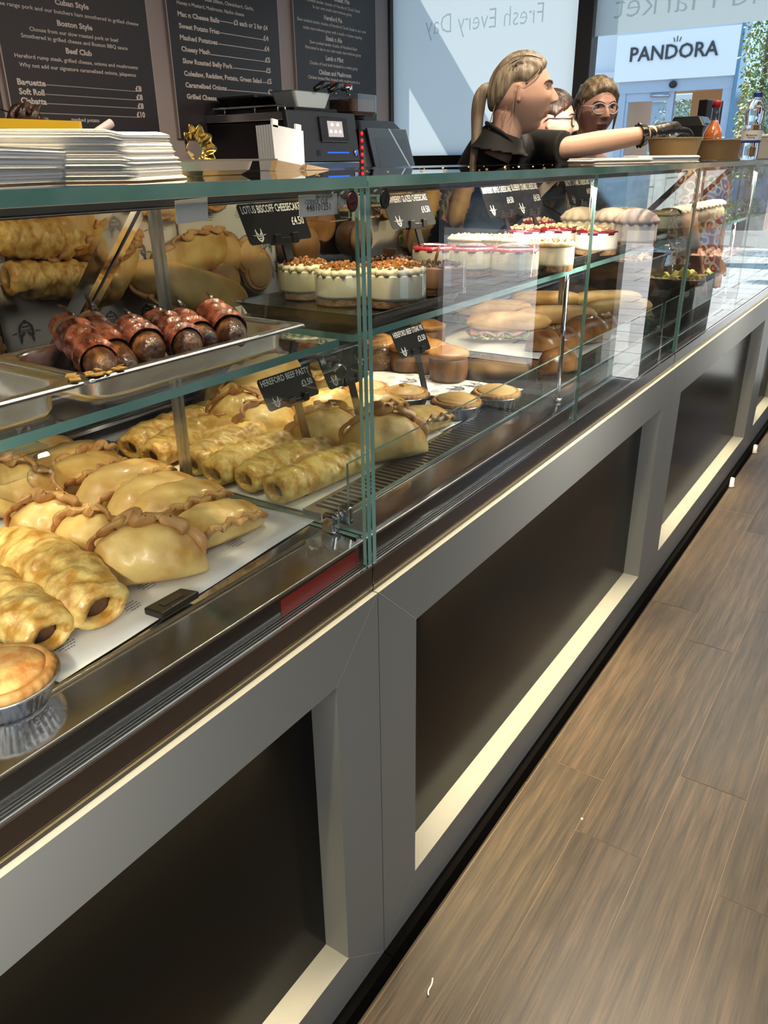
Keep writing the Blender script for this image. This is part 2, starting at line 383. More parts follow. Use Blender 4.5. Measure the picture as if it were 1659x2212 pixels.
# ================================================================== DISPLAY COUNTERS
ZT, ZD, ZG, ZS = .837, .925, 1.403, 1.217     # frame top, deck, underside of top glass, shelf top
TOP = 1.4155
led = mat('led_diffuser', (1, 1, 1), .5, emit=((1.0, .88, .70), 5.0))
goldm = mat('warm_metal_trim', (.62, .52, .36), .25, 1.0)
def counter(y0, y1, label, mod, inner=True, mid=True):
    t = thing('display_counter', label, 'counter', (0, y0, 0), 'glass display counters in one row')
    B = lambda: MB()
    b = B(); a0, a1 = y0+.0012, y1-.0012; st = .110
    b.box(-.05, 0, a0, a1, .7321, ZT); b.box(-.05, 0, a0, a1, .0462, .1531)
    b.box(-.05, 0, a0, a0+st, .1531, .7321); b.box(-.05, 0, a1-st, a1, .1531, .7321)
    for (zz, s) in ((.7321, 1), (.1531, -1)):                              # fine mitre lines at the corners
        for (yy, q) in ((a0+st, -1), (a1-st, 1)):
            e = .0006; p0 = Vector((.0002, yy, zz)); p1 = Vector((.0002, yy+q*(st-.002), zz + s*.1035)); n = Vector((0, e, 0))
            b.add([p0-n, p0+n, p1+n, p1-n], [(0, 1, 2, 3)], 1)
    b.build('base_frame', [M['frame'], mat('mitre_line', (.36, .34, .30), .5) if 'mitre' not in M else M['mitre']], t)
    B().box(-.056, -.050, a0+.06, a1-.06, .11, .78).build('front_panel', M['black_panel'], t)
    B().box(-.70, .019, a0, a1, .001, .044).build('plinth', M['plinth'], t)
    B().box(-.84, -.062, a0+.004, a1-.004, .05, .905).build('carcass', M['black_matt'], t)
    B().box(-.0125, -.0095, a0, a1, ZT, .8435, 1).box(-.0125, -.0085, a0, a1, .8435, .8475, 0).build('trim_bead', [goldm, M['black']], t)
    B().box(-.0135, -.0085, a0, a1, .8480, .8800).build('fascia', M['fascia'], t, bevel=.0012)
    c = B(); c.box(-.0125, -.0075, a0, a1, .8802, .8835, 1)
    for k in range(4): c.box(-.0215+.0030*k, -.0200+.0030*k, a0, a1, .874, .8885-.0015*k)
    c.build('glass_channel', [M['alu'], M['chrome']], t)
    B().box(-.0270, -.0215, a0, a1, .880, .9165).build('cold_lip', mat('dark_smoked_lip', (.012, .012, .013), .12, coat=.5), t)
    s = B(); s.add([(-.0215, a0, .9165), (-.0215, a1, .9165), (-.0215, a1, .9215), (-.0215, a0, .9215), (-.086, a0, .9275), (-.086, a1, .9275), (-.086, a1, .905), (-.086, a0, .905)],
                   [(0, 1, 2, 3), (3, 2, 5, 4), (4, 5, 6, 7), (0, 3, 4, 7), (1, 6, 5, 2), (0, 7, 6, 1)])
    s.tube([(-.0222, a0, .9208), (-.0222, a1, .9208)], .0013, 8, 1)  # thin rod added to draw the bright highlight line along the sill edge
    s.build('sill', [M['steel'], M['alu']], t)
    d = B(); d.box(-.835, -.083, a0, a1, .905, ZD)
    for xx in (-.800, -.812, -.824): d.tube([(xx, a0+.004, ZD+.002), (xx, a1-.004, ZD+.002)], .0035, 6)
    d.build('deck', M['steel'], t)
    if not inner:
        B().tube([(-.0825, a0+.02, .9295), (-.0825, a1-.065, .9295)], .0028, 8).build('deck_edge_bead', goldm, t, smooth=True)
    else:
        g = B(); g.box(-.157, -.0875, a0+.02, a1-.02, ZD+.0005, .9310)
        n = int((a1-a0-.08)/.0145)
        for k in range(min(n, 118)):
            yy = a0+.04+k*.0145; g.box(-.148, -.097, yy, yy+.0072, .9308, .9314, 1)
        g.build('vent_grill', [M['brushed'], M['dark']], t)
        B().box(-.0620, -.0575, a0+.012, a1-.02, .955, 1.0285, 0, None, 1).build('splash_glass', [M['glass'], M['edge']], t)
        for yy in ((a0+a1)/2-.012, a1-.03):
            k = B().box(-.074, -.050, yy-.012, yy+.012, .945, .962).tube([(-.0905, yy, .950), (-.05, yy, .950)], .006, 8)
            k.build('splash_clip', M['acrylic'], t)
    ym = (y0+y1)/2
    def FG(q0, q1):
        g_ = B().box(-.0165, -.0105, q0, q1, .886, ZG-.001, 0, None, 1); g_.m[0] = g_.m[1] = 0; return g_
    if mid:
        FG(a0+.011, ym-.002).build('front_glass', [M['glass'], M['edge']], t)
        FG(ym+.002, a1-.011).build('front_glass', [M['glass'], M['edge']], t)
        B().tube([(-.020, ym+.002, .887), (-.020, ym+.002, ZG-.002)], .0045, 8).build('glass_post', M['acrylic'], t, smooth=True)
        B().tube([(-.058, ym-.0, ZD+.006), (-.058, ym, ZS-.011)], .0055, 10).tube([(-.058, ym, ZD+.002), (-.058, ym, ZD+.0065)], .011, 12).build('shelf_post', M['chrome'], t, smooth=True)
    else:
        FG(a0+.011, a1-.011).build('front_glass', [M['glass'], M['edge']], t)
    for yy, nm in ((a0+.0005, 0), (a1-.0095, 1)):
        e = B(); pl = [(-.0090, .862), (-.0090, ZG-.001), (-.388, ZG-.001), (-.388, ZD+.001), (-.030, ZD+.001), (-.0275, .862)]
        o = len(e.v); e.prism(pl, lambda p, q, dd, yy=yy: (p, yy+dd, q), 0, .009, 0)
        for i in range(len(e.m)): e.m[i] = 1 if i < len(pl) and i != 2 else 0
        e.build('end_glass', [M['glass'], M['edge']], t)
        B().box(-.397, -.3885, yy+.001, yy+.008, ZD+.001, ZG-.002).build('end_strip', M['alu'], t)
    B().box(-.452, -.004, a0, a1, ZG, TOP, 0, None, 1).build('top_glass', [M['glass'], M['edge']], t)
    B().box(-.86, -.4525, a0, a1, ZG-.004, TOP).build('service_top', mat('black_granite', (.006, .006, .007), .10, coat=.4) if 'gran' not in M else M['gran'], t)
    b = B().box(-.062, -.026, a0+.012, a1-.012, 1.3950, 1.4024).box(-.029, -.026, a0+.012, a1-.012, 1.3926, 1.3950)
    b.build('light_bar', M['dark_alu'], t, bevel=.002)
    B().box(-.058, -.036, a0+.03, a1-.03, 1.3941, 1.3949).build('led_strip', led, t)
    L_ = area('case_light', (-.047, (y0+y1)/2, 1.3922), (-.45, 0, -1), .02, (y1-y0)*.93, 12.5*(y1-y0), (1.0, .90, .73), 2.7)
    L_.parent = t; L_.location.y -= y0
    B().box(-.345, -.045, a0+.014, a1-.014, ZS-.010, ZS, 0, None, 1).build('shelf', [M['glass'], M['edge']], t)
    # unseen warm strips added to brighten the lower ledge and the frame's top edge
    B().box(-.040, -.028, a0+.13, a1-.13, .7285, .7319).build('ledge_glow_strip', led, t)
    for (nm, lx, lz, w_, pw, l_) in (('ledge_fill', -.034, .7275, .010, 5.0, a1-a0-.42), ('edge_fill', -.0050, .8428, .003, .14, a1-a0)):
        q_ = area(nm, (lx, (y0+y1)/2-y0, lz), (.0, 0, -1), w_, l_, pw*l_, (1.0, .78, .42), .9 if nm == 'ledge_fill' else PI); q_.parent = t
    # rear mirror doors leaning forward at 45 degrees
    n = Vector((1, 0, -1)).normalized(); dq = Vector((1, 0, 1)).normalized(); p0 = Vector((-.857, 0, .945))
    for k, (m0, m1) in enumerate(((a0+.012, ym+.01), (ym-.01, a1-.012))):
        oo = p0 - n*(.004+.006*k); le = .615
        c = [(oo+Vector((0, m0, 0))), (oo+Vector((0, m1, 0))), (oo+dq*le+Vector((0, m1, 0))), (oo+dq*le+Vector((0, m0, 0)))]
        g = B().loft([c, [p-n*.004 for p in c]], 0, True, True)
        g.build('mirror_door', M['mirror'], t)
    for yy in (a0+.006, a1-.012):
        B().loft([[p0+Vector((0, yy, 0))+n*q[0]+Vector((0, q[1], 0)) for q in ((.004, 0), (.004, .012), (-.012, .012), (-.012, 0))],
                  [p0+dq*.615+Vector((0, yy, 0))+n*q[0]+Vector((0, q[1], 0)) for q in ((.004, 0), (.004, .012), (-.012, .012), (-.012, 0))]], 0, True, True).build('door_rail', M['chrome'], t)
    return t
M['dark_alu'] = mat('dark_anodised_bar', (.11, .11, .105), .4, .6)
M['fascia'] = mat('dark_brushed_fascia', (.34, .33, .34), .20, 1.0)
M['mitre'] = mat('mitre_line', (.38, .36, .31), .5); M['gran'] = mat('black_granite', (.006, .006, .007), .08, coat=.4, mix=((.03, .03, .03), 220, .62, .72))
JY = [-.795, .8477, 2.490, 4.179, 5.02]
c1 = counter(JY[0], JY[1], 'nearest glass display counter, holding pasties and sausage rolls, grey frame with black panel', 1, inner=False)
c2 = counter(JY[1], JY[2], 'second glass display counter, with cheesecakes on its shelf and beef pies on its deck', 2)
c3 = counter(JY[2], JY[3], 'third glass display counter, holding the black salad tubs', 3)
c4 = counter(JY[3], JY[4], 'farthest glass display counter, its grey frame at the right edge of the picture', 4, mid=False)
# clamps at the joint and the corner fixings under the top glass
t = c1
MB().box(-.087, -.062, .826, .838, .9265, .9560).build('glass_clamp', M['chrome'], t, bevel=.004)
MB().tube([(-.074, .838, .944), (-.074, .852, .944)], .0085, 14).build('glass_clamp', M['chrome'], t, smooth=True)
MB().box(-.073, -.050, .850, .860, .934, .963).build('glass_clamp', M['chrome'], c2, bevel=.003)
for (yy, t, cm) in ((.815, c1, mat('maroon_cap', (.07, .022, .028), .18, coat=.5)), (.885, c2, M['black'])):
    MB().box(-.060, -.018, yy-.026, yy+.014, 1.366, 1.4022).build('corner_block', M['acrylic'], t, bevel=.003)
    MB().tube([(-.018, yy, 1.388), (-.0045, yy, 1.388)], [.0125, .0118], 24).build('lock_rim', M['chrome'], t, smooth=False)
    k = MB().tube([(-.0044, yy, 1.388), (-.0034, yy, 1.388)], .0100, 24).box(-.0036, -.0030, yy-.006, yy+.006, 1.3872, 1.3888, 1, Matrix.Translation((0, yy, 1.388)) @ Matrix.Rotation(.25 if t is c1 else 1.2, 4, 'X') @ Matrix.Translation((0, -yy, -1.388)))
    k.build('lock_face', [cm, M['dark'] if t is c1 else M['chrome']], t)
for (yy, t) in ((.800, c1), (.362, c1), (.905, c2), (2.44, c2)):
    k = MB().box(-.068, -.030, yy-.020, yy+.022, 1.160, 1.2062).tube([(-.030, yy+.002, 1.182), (-.018, yy+.002, 1.182)], .011, 14)
    k.tube([(-.049, yy-.024, 1.186), (-.049, yy+.030, 1.186)], .0095, 14)
    k.build('shelf_bracket', M['acrylic'], t, bevel=.004)
tag(MB().box(-.0212, -.0208, .655, .829, .8868, .9125).build('tape_strip', M['red']), 'dark red tape along the lip of the nearest counter', 'tape')
# ================================================================== PAPER, PASTRIES AND PIES ON THE DECKS
paper_m = mat('liner_paper', (.72, .71, .70), .6, bump=(30, .1)); ink = mat('grey_ink', (.10, .10, .11), .6)
def emblem(mb, fn, s, mi=0, name=True):
    """bearded-face badge: two upswept horns, a beard with a gap for the mouth, name across it; fn(a, b)->3-D, s = height"""
    def P(pts): mb.add([fn(a*s, b*s) for a, b in pts], [list(range(len(pts)))], mi)
    for q in (-1, 1):
        P([(q*.10, -.02), (q*.30, .10), (q*.36, .32), (q*.30, .50), (q*.24, .34), (q*.20, .18), (q*.08, .10)][::q])
        P([(q*.36, -.02), (q*.38, .20), (q*.30, .08), (q*.28, -.12)][::q])
        P([(q*.38, -.02), (q*.34, -.26), (q*.16, -.46), (q*.12, -.34), (q*.24, -.20), (q*.27, -.06)][::q])
        P([(q*.44, .02), (q*.78, .06), (q*.60, -.01), (q*.44, -.04)][::q])
    P([(-.14, -.36), (.14, -.36), (.10, -.48), (0, -.54), (-.10, -.48)])
    P([(-.20, -.20), (.20, -.20), (.15, -.27), (-.15, -.27)])
    if name: put_text(mb, 'HEGGIES', lambda a, b: fn(a, b-.12*s), .23*s, .50*s, 'C', .02, mi)
def liner(x0, x1, y0, y1, z, label, ang=0.0, prints=True):
    t = thing('paper_liner', label, 'paper', ((x0+x1)/2, (y0+y1)/2, z), 'printed paper liners on the decks')
    R = Matrix.Rotation(ang, 4, 'Z'); cx, cy = (x0+x1)/2, (y0+y1)/2
    def W(x, y, dz=0):
        p = R @ Vector((x-cx, y-cy, 0)); return Vector((p.x+cx, p.y+cy, z+dz+.0016*noise.noise(Vector((x*9, y*9, 2)))+.001))
    mb = MB().grid(26, 30, lambda u, v: W(x0+(x1-x0)*u, y0+(y1-y0)*v))
    o = mb.build('sheet', paper_m, t, smooth=True)
    sv = o.modifiers.new('thick', 'SOLIDIFY'); sv.thickness = .0004
    if prints:
        pb = MB(); k = 0; y = y0+.05
        while y < y1-.03:
            x = x0+.05+(k % 2)*.045
            while x < x1-.03:
                if (int((x+y)*100)+k) % 2 == 0: emblem(pb, lambda a, b, x=x, y=y: W(x-b, y+a, .0012), .046)
                else:
                    for r in range(4):
                        w = (.020, .026, .022, .014)[r]; q = 0
                        while q < w:
                            l = .002+.003*abs(noise.noise(Vector((x*50+q*300, y*40, r))))
                            xx = x+.008-r*-.0055; pb.add([W(xx, y-w/2+q, .0012), W(xx, y-w/2+q+l, .0012), W(xx+.0018, y-w/2+q+l, .0012), W(xx+.0018, y-w/2+q, .0012)], [(0, 1, 2, 3)]); q += l+.0011
                x += .068
            y += .050; k += 1
        pb.build('print', ink, t, recalc=False)
    return t
ZP = ZD+.001
liner(-.70, -.105, .36, .835, ZP, 'printed white paper under the pasties in the nearest counter', .06)
liner(-.74, -.150, .866, 1.33, ZP, 'printed white paper under the sausage rolls behind the glass end panel', .01)
liner(-.74, -.165, 1.335, 1.72, ZP, 'printed white paper under the foil-cased pies and pork pies', -.015)
liner(-.70, -.17, 2.02, 2.44, ZP, 'plain white paper under the brown pastries in the second counter', 0.0, False)

crust_m = mat('golden_pastry', (.54, .27, .05), .40, mix=((.78, .56, .205), 13, .36, .56), bump=(48, .42), coat=.15)
crimp_m = mat('browned_pastry_edge', (.36, .15, .04), .45, mix=((.68, .40, .15), 26, .35, .65), bump=(70, .3), coat=.1)
flaky_m = mat('flaky_pastry', (.50, .24, .035), .34, mix=((.84, .61, .21), 60, .36, .60, (1.3, .9, 1)), bump=(75, 1.0, (1.4, .9, 1)), coat=.25)
fill_m = mat('sausage_filling', (.045, .018, .012), .5, mix=((.12, .06, .035), 60, .4, .6), bump=(120, .5))
def nz(p, f, s): return noise.noise(Vector((p[0]*f+s*7.1, p[1]*f-s*3.3, p[2]*f+s*1.7)))
def pasty(L, Wd, H, seam, amp, hgt, seed, waves=7, dough=None):
    t = thing('pasty', 'x', 'pasty', (0, 0, 0), None)
    sa = math.radians(seam)
    def surf(u, th, out=0.0):
        e = max(1e-4, (1-abs(u)**2.6))**.58; c, s = math.cos(th), math.sin(th)
        dth = (th-sa+PI) % (2*PI)-PI; b = 1+.16*math.exp(-(dth/.42)**2)
        y = Wd/2*(.25+.75*e if abs(u) < .96 else e)*math.copysign(abs(c)**.85, c)*e**.35
        z = (.40+.60*s*b if s > 0 else .40*(1-abs(s)**.75))*H*e
        if s > 0 and seam < 120: y += (math.cos(sa)*.10*Wd)*math.exp(-(dth/.5)**2)*e
        p = Vector((u*L/2, y + .010*(1-u*u)*0, z)); d = nz(p, 22, seed)*.0052+nz(p, 48, seed)*.0026+nz((p[0]*.7, p[1]*1.6, p[2]), 95, seed)*.0011
        n = Vector((0, c, max(s, 0)))
        return p + n*(d if s > -.3 else 0) + n*out
    MB().grid(72, 44, lambda u, v: surf(-.995+1.99*u, 2*PI*v), cv=True).build('crust', dough or crust_m, t, smooth=True)
    pts, ra = [], []
    n = 96
    for i in range(n):
        u = -.97+1.94*i/(n-1); w = math.sin(u*PI*waves+seed)+.35*math.sin(u*PI*waves*2.1+seed*2); k = (1-abs(u)**6)
        base = surf(u, sa); nn = Vector((0, math.cos(sa), math.sin(sa))); tt = Vector((0, -math.sin(sa), math.cos(sa)))
        pts.append(base + nn*(hgt*.45*k*(1+.25*math.sin(u*PI*waves*1.6+seed))) + tt*(amp*w*k) + Vector((.004*math.sin(u*PI*waves*2+1), 0, 0)))
        ra.append((.35+.65*k)*(hgt*.55)*(1+.18*math.sin(u*PI*waves*2+seed)))
    up = Vector((0, -math.sin(sa), math.cos(sa)))
    c = MB(); c.tube(pts, ra, 10, flat=.42 if abs(seam-90) < 30 else .6, up=up)
    for i, p in enumerate(c.v): c.v[i] = Vector((p.x, p.y, max(p.z, .0015)))
    c.build('crimped_edge', crimp_m, t, smooth=True)
    return t
long_p = Kind([pasty(.192, .078, .058, 24, .004, .011, 1, 6), pasty(.188, .080, .055, 40, .0045, .012, 2.3, 5), pasty(.186, .074, .054, 158, .004, .011, 3.7, 6)])
stand_p = Kind([pasty(.150, .078, .068, 88, .0055, .018, 5.1, 4), pasty(.152, .082, .070, 94, .006, .016, 6.6, 5)])
def put_seg(kind, pa, pb, label, base_h=.018, which=None, grp=None, L0=.19, flip=False, wscale=1.0, hscale=1.0):
    a = at_z(pa[0], pa[1], ZP+base_h); b = at_z(pb[0], pb[1], ZP+base_h); d = b-a
    ang = math.atan2(d.y, d.x)+(PI if flip else 0); s = d.length/L0
    m = (a+b)/2
    o = kind.put((m.x, m.y, ZP+.0025), ang, label, (s, wscale*(.5+.5*s), hscale*(.5+.5*s)), which=which)
    if grp: o['group'] = grp
    return o
G1 = 'pasties in the nearest counter'; G2 = 'pasties in the second counter'
for pa, pb, lb, w in (
    ((-32, 1032), (176, 962), 'long golden pasty farthest back in the slanting row, at the left edge', 2),
    ((40, 1052), (248, 975), 'long pasty second in the slanting row, its thick crimped edge on top', 1),
    ((95, 1072), (270, 1000), 'long smooth pasty third in the slanting row', 0),
    ((165, 1108), (365, 1018), 'long glazed pasty in the middle of the slanting row', 0),
    ((233, 1128), (425, 1045), 'long pasty fifth in the slanting row, with a crimped lower side', 0),
    ((272, 1146), (490, 1065), 'long pasty sixth in the slanting row, behind the one nearest the glass', 0),
    ((360, 1186), (566, 1108), 'long plump pasty nearest the glass end panel, last of the slanting row', 0)):
    put_seg(long_p, pa, pb, lb, .016, w, G1, flip=True)
for pa, pb, lb, w in (
    ((-70, 1092), (146, 1108), 'pale upright pasty at the left edge, behind the brown-frilled one', 1),
    ((12, 1178), (208, 1150), 'upright pasty with a dark brown wavy frill, in front of the left-edge pasty', 0),
    ((112, 1196), (290, 1200), 'upright pasty with a toasted frill, behind the largest front pasty', 1),
    ((185, 1252), (452, 1218), 'largest pale half-moon pasty in front, frill on top, on the printed paper', 0)):
    put_seg(stand_p, pa, pb, lb, .010, w, G1, L0=.150, flip=True)

def sausage_roll(L, R, seed):
    t = thing('sausage_roll', 'x', 'sausage roll', (0, 0, 0)); 
    def f(u, v):
        th = 2*PI*v; c, s = math.cos(th), math.sin(th); x = (u-.5)*L; e = 1-.20*abs(2*u-1)**5
        b = 1+.018*math.sin(x*95+seed)+.06*math.exp(-((th-.2)/.5)**2)
        y = R*1.12*e*b*c; z = R*(.86+(.92*s if s > 0 else .86*s))*e*b if s > 0 else R*.86*(1-abs(s)**.8)*e
        p = Vector((x, y, z)); d = nz((x*1.6, y, z), 30, seed)*.005+nz((x*1.9, y, z), 62, seed)*.0030+(.5-abs(nz((x*1.5+y*.8, y*.5, z), 95, seed)))*.0034
        n = Vector((0, c, max(s, 0))); return p+n*(d if s > -.4 else 0)
    m = MB(); m.grid(96, 60, f, cv=True)
    for u in (0, 1):                                          # pastry turned in round the ends, with an open hole
        q = -1 if u == 0 else 1; rim = [f(u, j/60) for j in range(60)]; ctr = Vector((q*L*.5, 0, R*.80))
        lp = [rim, [ctr+(p-ctr)*.80+Vector((q*.0045, 0, 0)) for p in rim], [ctr+(p-ctr)*.58+Vector((q*.003, 0, -.002)) for p in rim], [ctr+(p-ctr)*.52+Vector((-q*.012, 0, -.002)) for p in rim]]
        m.loft(lp, 0)
    m.build('pastry', flaky_m, t, smooth=True)
    g = MB()
    for q in (-1, 1): g.lathe([(R*.60, 0), (R*.36, .002), (.001, .003)], 14, (0, 0, 0), 0, True, Matrix.Translation((q*(L*.5-.010), 0, R*.72)) @ Matrix.Rotation(q*PI/2, 4, 'Y'))
    g.build('filling', fill_m, t, smooth=True)
    return t
roll_k = Kind([sausage_roll(.165, .0265, 1.3), sausage_roll(.165, .0275, 4.2), sausage_roll(.165, .026, 8.8)])
for pa, pb, lb in (
    ((-150, 1215), (40, 1195), 'flaky sausage roll at the left edge, behind the front two'),
    ((22, 1205), (222, 1338), 'long flaky sausage roll lying toward the glass, dark filling at its end'),
    ((-95, 1268), (108, 1392), 'flaky sausage roll nearest the front left, open end showing filling')):
    o = put_seg(roll_k, pa, pb, lb, .012, None, 'sausage rolls in the nearest counter', L0=.165, wscale=1.1, hscale=1.05)
for pa, pb, lb in (
    ((284, 982), (440, 915), 'browner sausage roll farthest left behind the glass end panel'),
    ((330, 1004), (485, 935), 'blistered golden sausage roll second from the left behind the end panel'),
    ((416, 1018), (568, 945), 'sausage roll third from the left behind the end panel, beside the chrome strip'),
    ((466, 1040), (640, 966), 'sausage roll fourth from the left with a wide dark hole'),
    ((534, 1054), (706, 985), 'sausage roll fifth from the left with an open brown end'),
    ((598, 1078), (782, 1000), 'sausage roll nearest the cut edge of the glass end panel')):
    put_seg(roll_k, pa, pb, lb, .010, None, 'sausage rolls behind the end panel', L0=.165)
for pa, pb, lb, w in (
    ((440, 935), (585, 905), 'upright pasty with curly frill, left of the beef pasty ticket', 0),
    ((505, 956), (652, 930), 'upright pasty under the beef pasty ticket, lit on its near half', 1),
    ((618, 980), (782, 948), 'upright pasty with a brown curly frill, right of the ticket stem', 1),
    ((722, 996), (924, 966), 'upright pasty with a dark burnt frill tip, seen through the cut glass edge', 0)):
    put_seg(stand_p, pa, pb, lb, .010, w, G2, L0=.150, flip=True)
for pa, pb, lb, w in (
    ((446, 862), (540, 835), 'small twisted pasty at the back left of the second counter', 1),
    ((488, 900), (640, 800), 'tall pasty leaning at the back, behind the beef pasty ticket', 2),
    ((560, 878), (720, 830), 'pasty behind the beef pasty ticket, mostly hidden', 1),
    ((640, 900), (762, 862), 'smooth golden pasty between the two pasty tickets', 2),
    ((726, 906), (874, 876), 'smooth golden pasty beneath the second ticket, behind the cut glass edge', 0),
    ((842, 938), (970, 905), 'golden pasty by the slotted grill, nearest the foil pies', 0)):
    put_seg(long_p, pa, pb, lb, .014, w, G2, flip=True)
for (x, y, a, lb) in ((-.50, 1.02, 1.2, 'pasty at the back of the deck, reflected in the rear mirror'), (-.585, 1.13, .7, 'pasty by the rear mirror, right of the one behind the sausage rolls')):
    o = long_p.put((x, y, ZP+.0025), a, lb, .95); o['group'] = G2

foil_m = mat('foil', (.74, .74, .75), .22, 1.0, bump=(90, .3)); piecrust_m = mat('pie_crust', (.62, .33, .09), .45, mix=((.76, .52, .23), 14, .35, .6), bump=(60, .25), coat=.15)
pierim_m = mat('pie_rim', (.42, .19, .05), .5, mix=((.62, .34, .12), 40, .4, .6), bump=(90, .3))
def foil_pie(star, seed, crust=None):
    t = thing('foil_pie', 'x', 'pie', (0, 0, 0))
    fl = lambda q, i: 1+(.022*math.cos(44*q) if i in (1, 2) else 0)
    MB().lathe([(.040, .0005), (.041, .001), (.0505, .0235), (.0535, .0245), (.0545, .0262), (.0535, .0275), (.0505, .0262)], 132, wob=fl).build('foil_case', foil_m, t, smooth=True)
    MB().lathe([(.0495, .0255), (.0505, .030), (.047, .0345), (.040, .0335), (.0385, .031)], 120, wob=lambda q, i: 1+.018*math.cos(30*q)*(1 if i in (1, 2) else .3), cap=False).build('crimped_rim', pierim_m, t, smooth=True)
    MB().lathe([(.0445, .0320), (.0380, .0365), (.028, .0415), (.015, .0445), (.0004, .0450)], 40, wob=lambda q, i: 1+.03*noise.noise(Vector((math.cos(q)*2, math.sin(q)*2, seed)))).build('crust', crust or piecrust_m, t, smooth=True)
    if star:
        p = [(.013*(1 if k % 2 == 0 else .55)*math.cos(k*PI/4), .013*(1 if k % 2 == 0 else .55)*math.sin(k*PI/4)) for k in range(8)]
        MB().prism(p, lambda a, b, d: (a, b, d), .0435, .0490).build('pastry_star', crust_m, t, bevel=.0015)
    return t
pie_k = Kind([foil_pie(True, 1), foil_pie(False, 2)])
for px, py, w, lb in ((790, 840, 1, 'foil-cased pie behind the cut glass edge'), (874, 851, 0, 'foil-cased pie with a pastry star, in front of the steak pie ticket'), (986, 869, 1, 'foil-cased pie nearest the slotted grill, half veiled by a bright reflection'),
                      (1072, 850, 1, 'foil-cased pie beyond the others, faint under the bright reflection')):
    p = at_z(px, py, ZP+.030); o = pie_k.put((p.x, p.y, ZP+.002), .4, lb, 1.05, which=w); o['group'] = 'beef pies in foil'
for x, y, w, lb in ((-.642, 1.438, 1, 'foil-cased pie at the back, seen round in the rear mirror, left of its neighbour'), (-.628, 1.562, 1, 'foil-cased pie at the back, seen round in the rear mirror beside the first')):
    o = pie_k.put((x, y, ZP+.002), 1.0, lb, 1.05, which=w); o['group'] = 'beef pies in foil'
for px, py, lb in ((695, 815, 'small foil-cased pie left of the second ticket, farther back'), (725, 800, 'small foil-cased pie behind the second ticket, farthest back')):
    p = at_z(px, py, ZP+.030); o = pie_k.put((p.x, p.y, ZP+.002), .2, lb, .95, which=1); o['group'] = 'beef pies in foil'
p = at_z(2, 1462, ZP+.030)
bt = foil_pie(False, 3, mat('orange_topping', (.52, .20, .05), .5, mix=((.70, .44, .16), 50, .4, .6), bump=(60, .9)))
place(bt, (p.x, p.y, ZP+.002), 0, 'crumb-topped pie in a foil case at the bottom left edge of the near deck', 1.06)
bt['group'] = 'pies in the nearest counter'

pork_m = mat('pork_pie_wall', (.085, .034, .010), .45, mix=((.22, .10, .032), 22, .35, .65, (1, 1, .4)), bump=(60, .5), coat=.15)
def pork_pie(seed):
    t = thing('pork_pie', 'x', 'pie', (0, 0, 0))
    MB().lathe([(.036, 0), (.040, .006), (.043, .026), (.042, .046), (.038, .054)], 36, wob=lambda q, i: 1+.05*noise.noise(Vector((math.cos(q)*2, math.sin(q)*2+i*.5, seed)))).build('wall', pork_m, t, smooth=True)
    MB().lathe([(.0415, .050), (.0445, .056), (.043, .062), (.036, .064), (.020, .072), (.0004, .074)], 48, wob=lambda q, i: 1+(.02*math.cos(22*q) if i < 3 else 0)+.05*noise.noise(Vector((math.cos(q)*2, math.sin(q)*2, seed+4)))).build('lid', mat('pork_pie_lid', (.42, .20, .06), .4, mix=((.60, .34, .13), 20, .35, .65), bump=(70, .4), coat=.2) if 'ppl' not in M else M['ppl'], t, smooth=True)
    return t
M['ppl'] = mat('pork_pie_lid', (.24, .10, .025), .4, mix=((.46, .24, .08), 20, .35, .65), bump=(70, .4), coat=.2)
pork_k = Kind([pork_pie(1), pork_pie(5)])
for px, py, s, lb in ((822, 792, 1.15, 'tall brown pork pie just right of the cut glass edge, behind the foil pies'), (880, 797, 1.12, 'tall brown pork pie behind the steak pie ticket'), (930, 800, 1.12, 'tall brown pork pie right of the steak pie ticket'),
                      (968, 818, 1.15, 'dark pork pie at the edge of the bright reflection'), (925, 752, 1.15, 'dark pork pie farther back, above the right corner of the steak pie ticket')):
    p = at_z(px, py, ZP+.004); o = pork_k.put((p.x, p.y, ZP+.002), px, lb, s); o['group'] = 'pork pies'
o = pork_k.put((-.585, 1.715, ZP+.002), 0, 'pork pie by the rear mirror, seen from above in the reflection', 1.2); o['group'] = 'pork pies'
o = pork_k.put((-.53, 1.80, ZP+.002), 0, 'second pork pie by the rear mirror, behind its neighbour in the reflection', 1.1); o['group'] = 'pork pies'
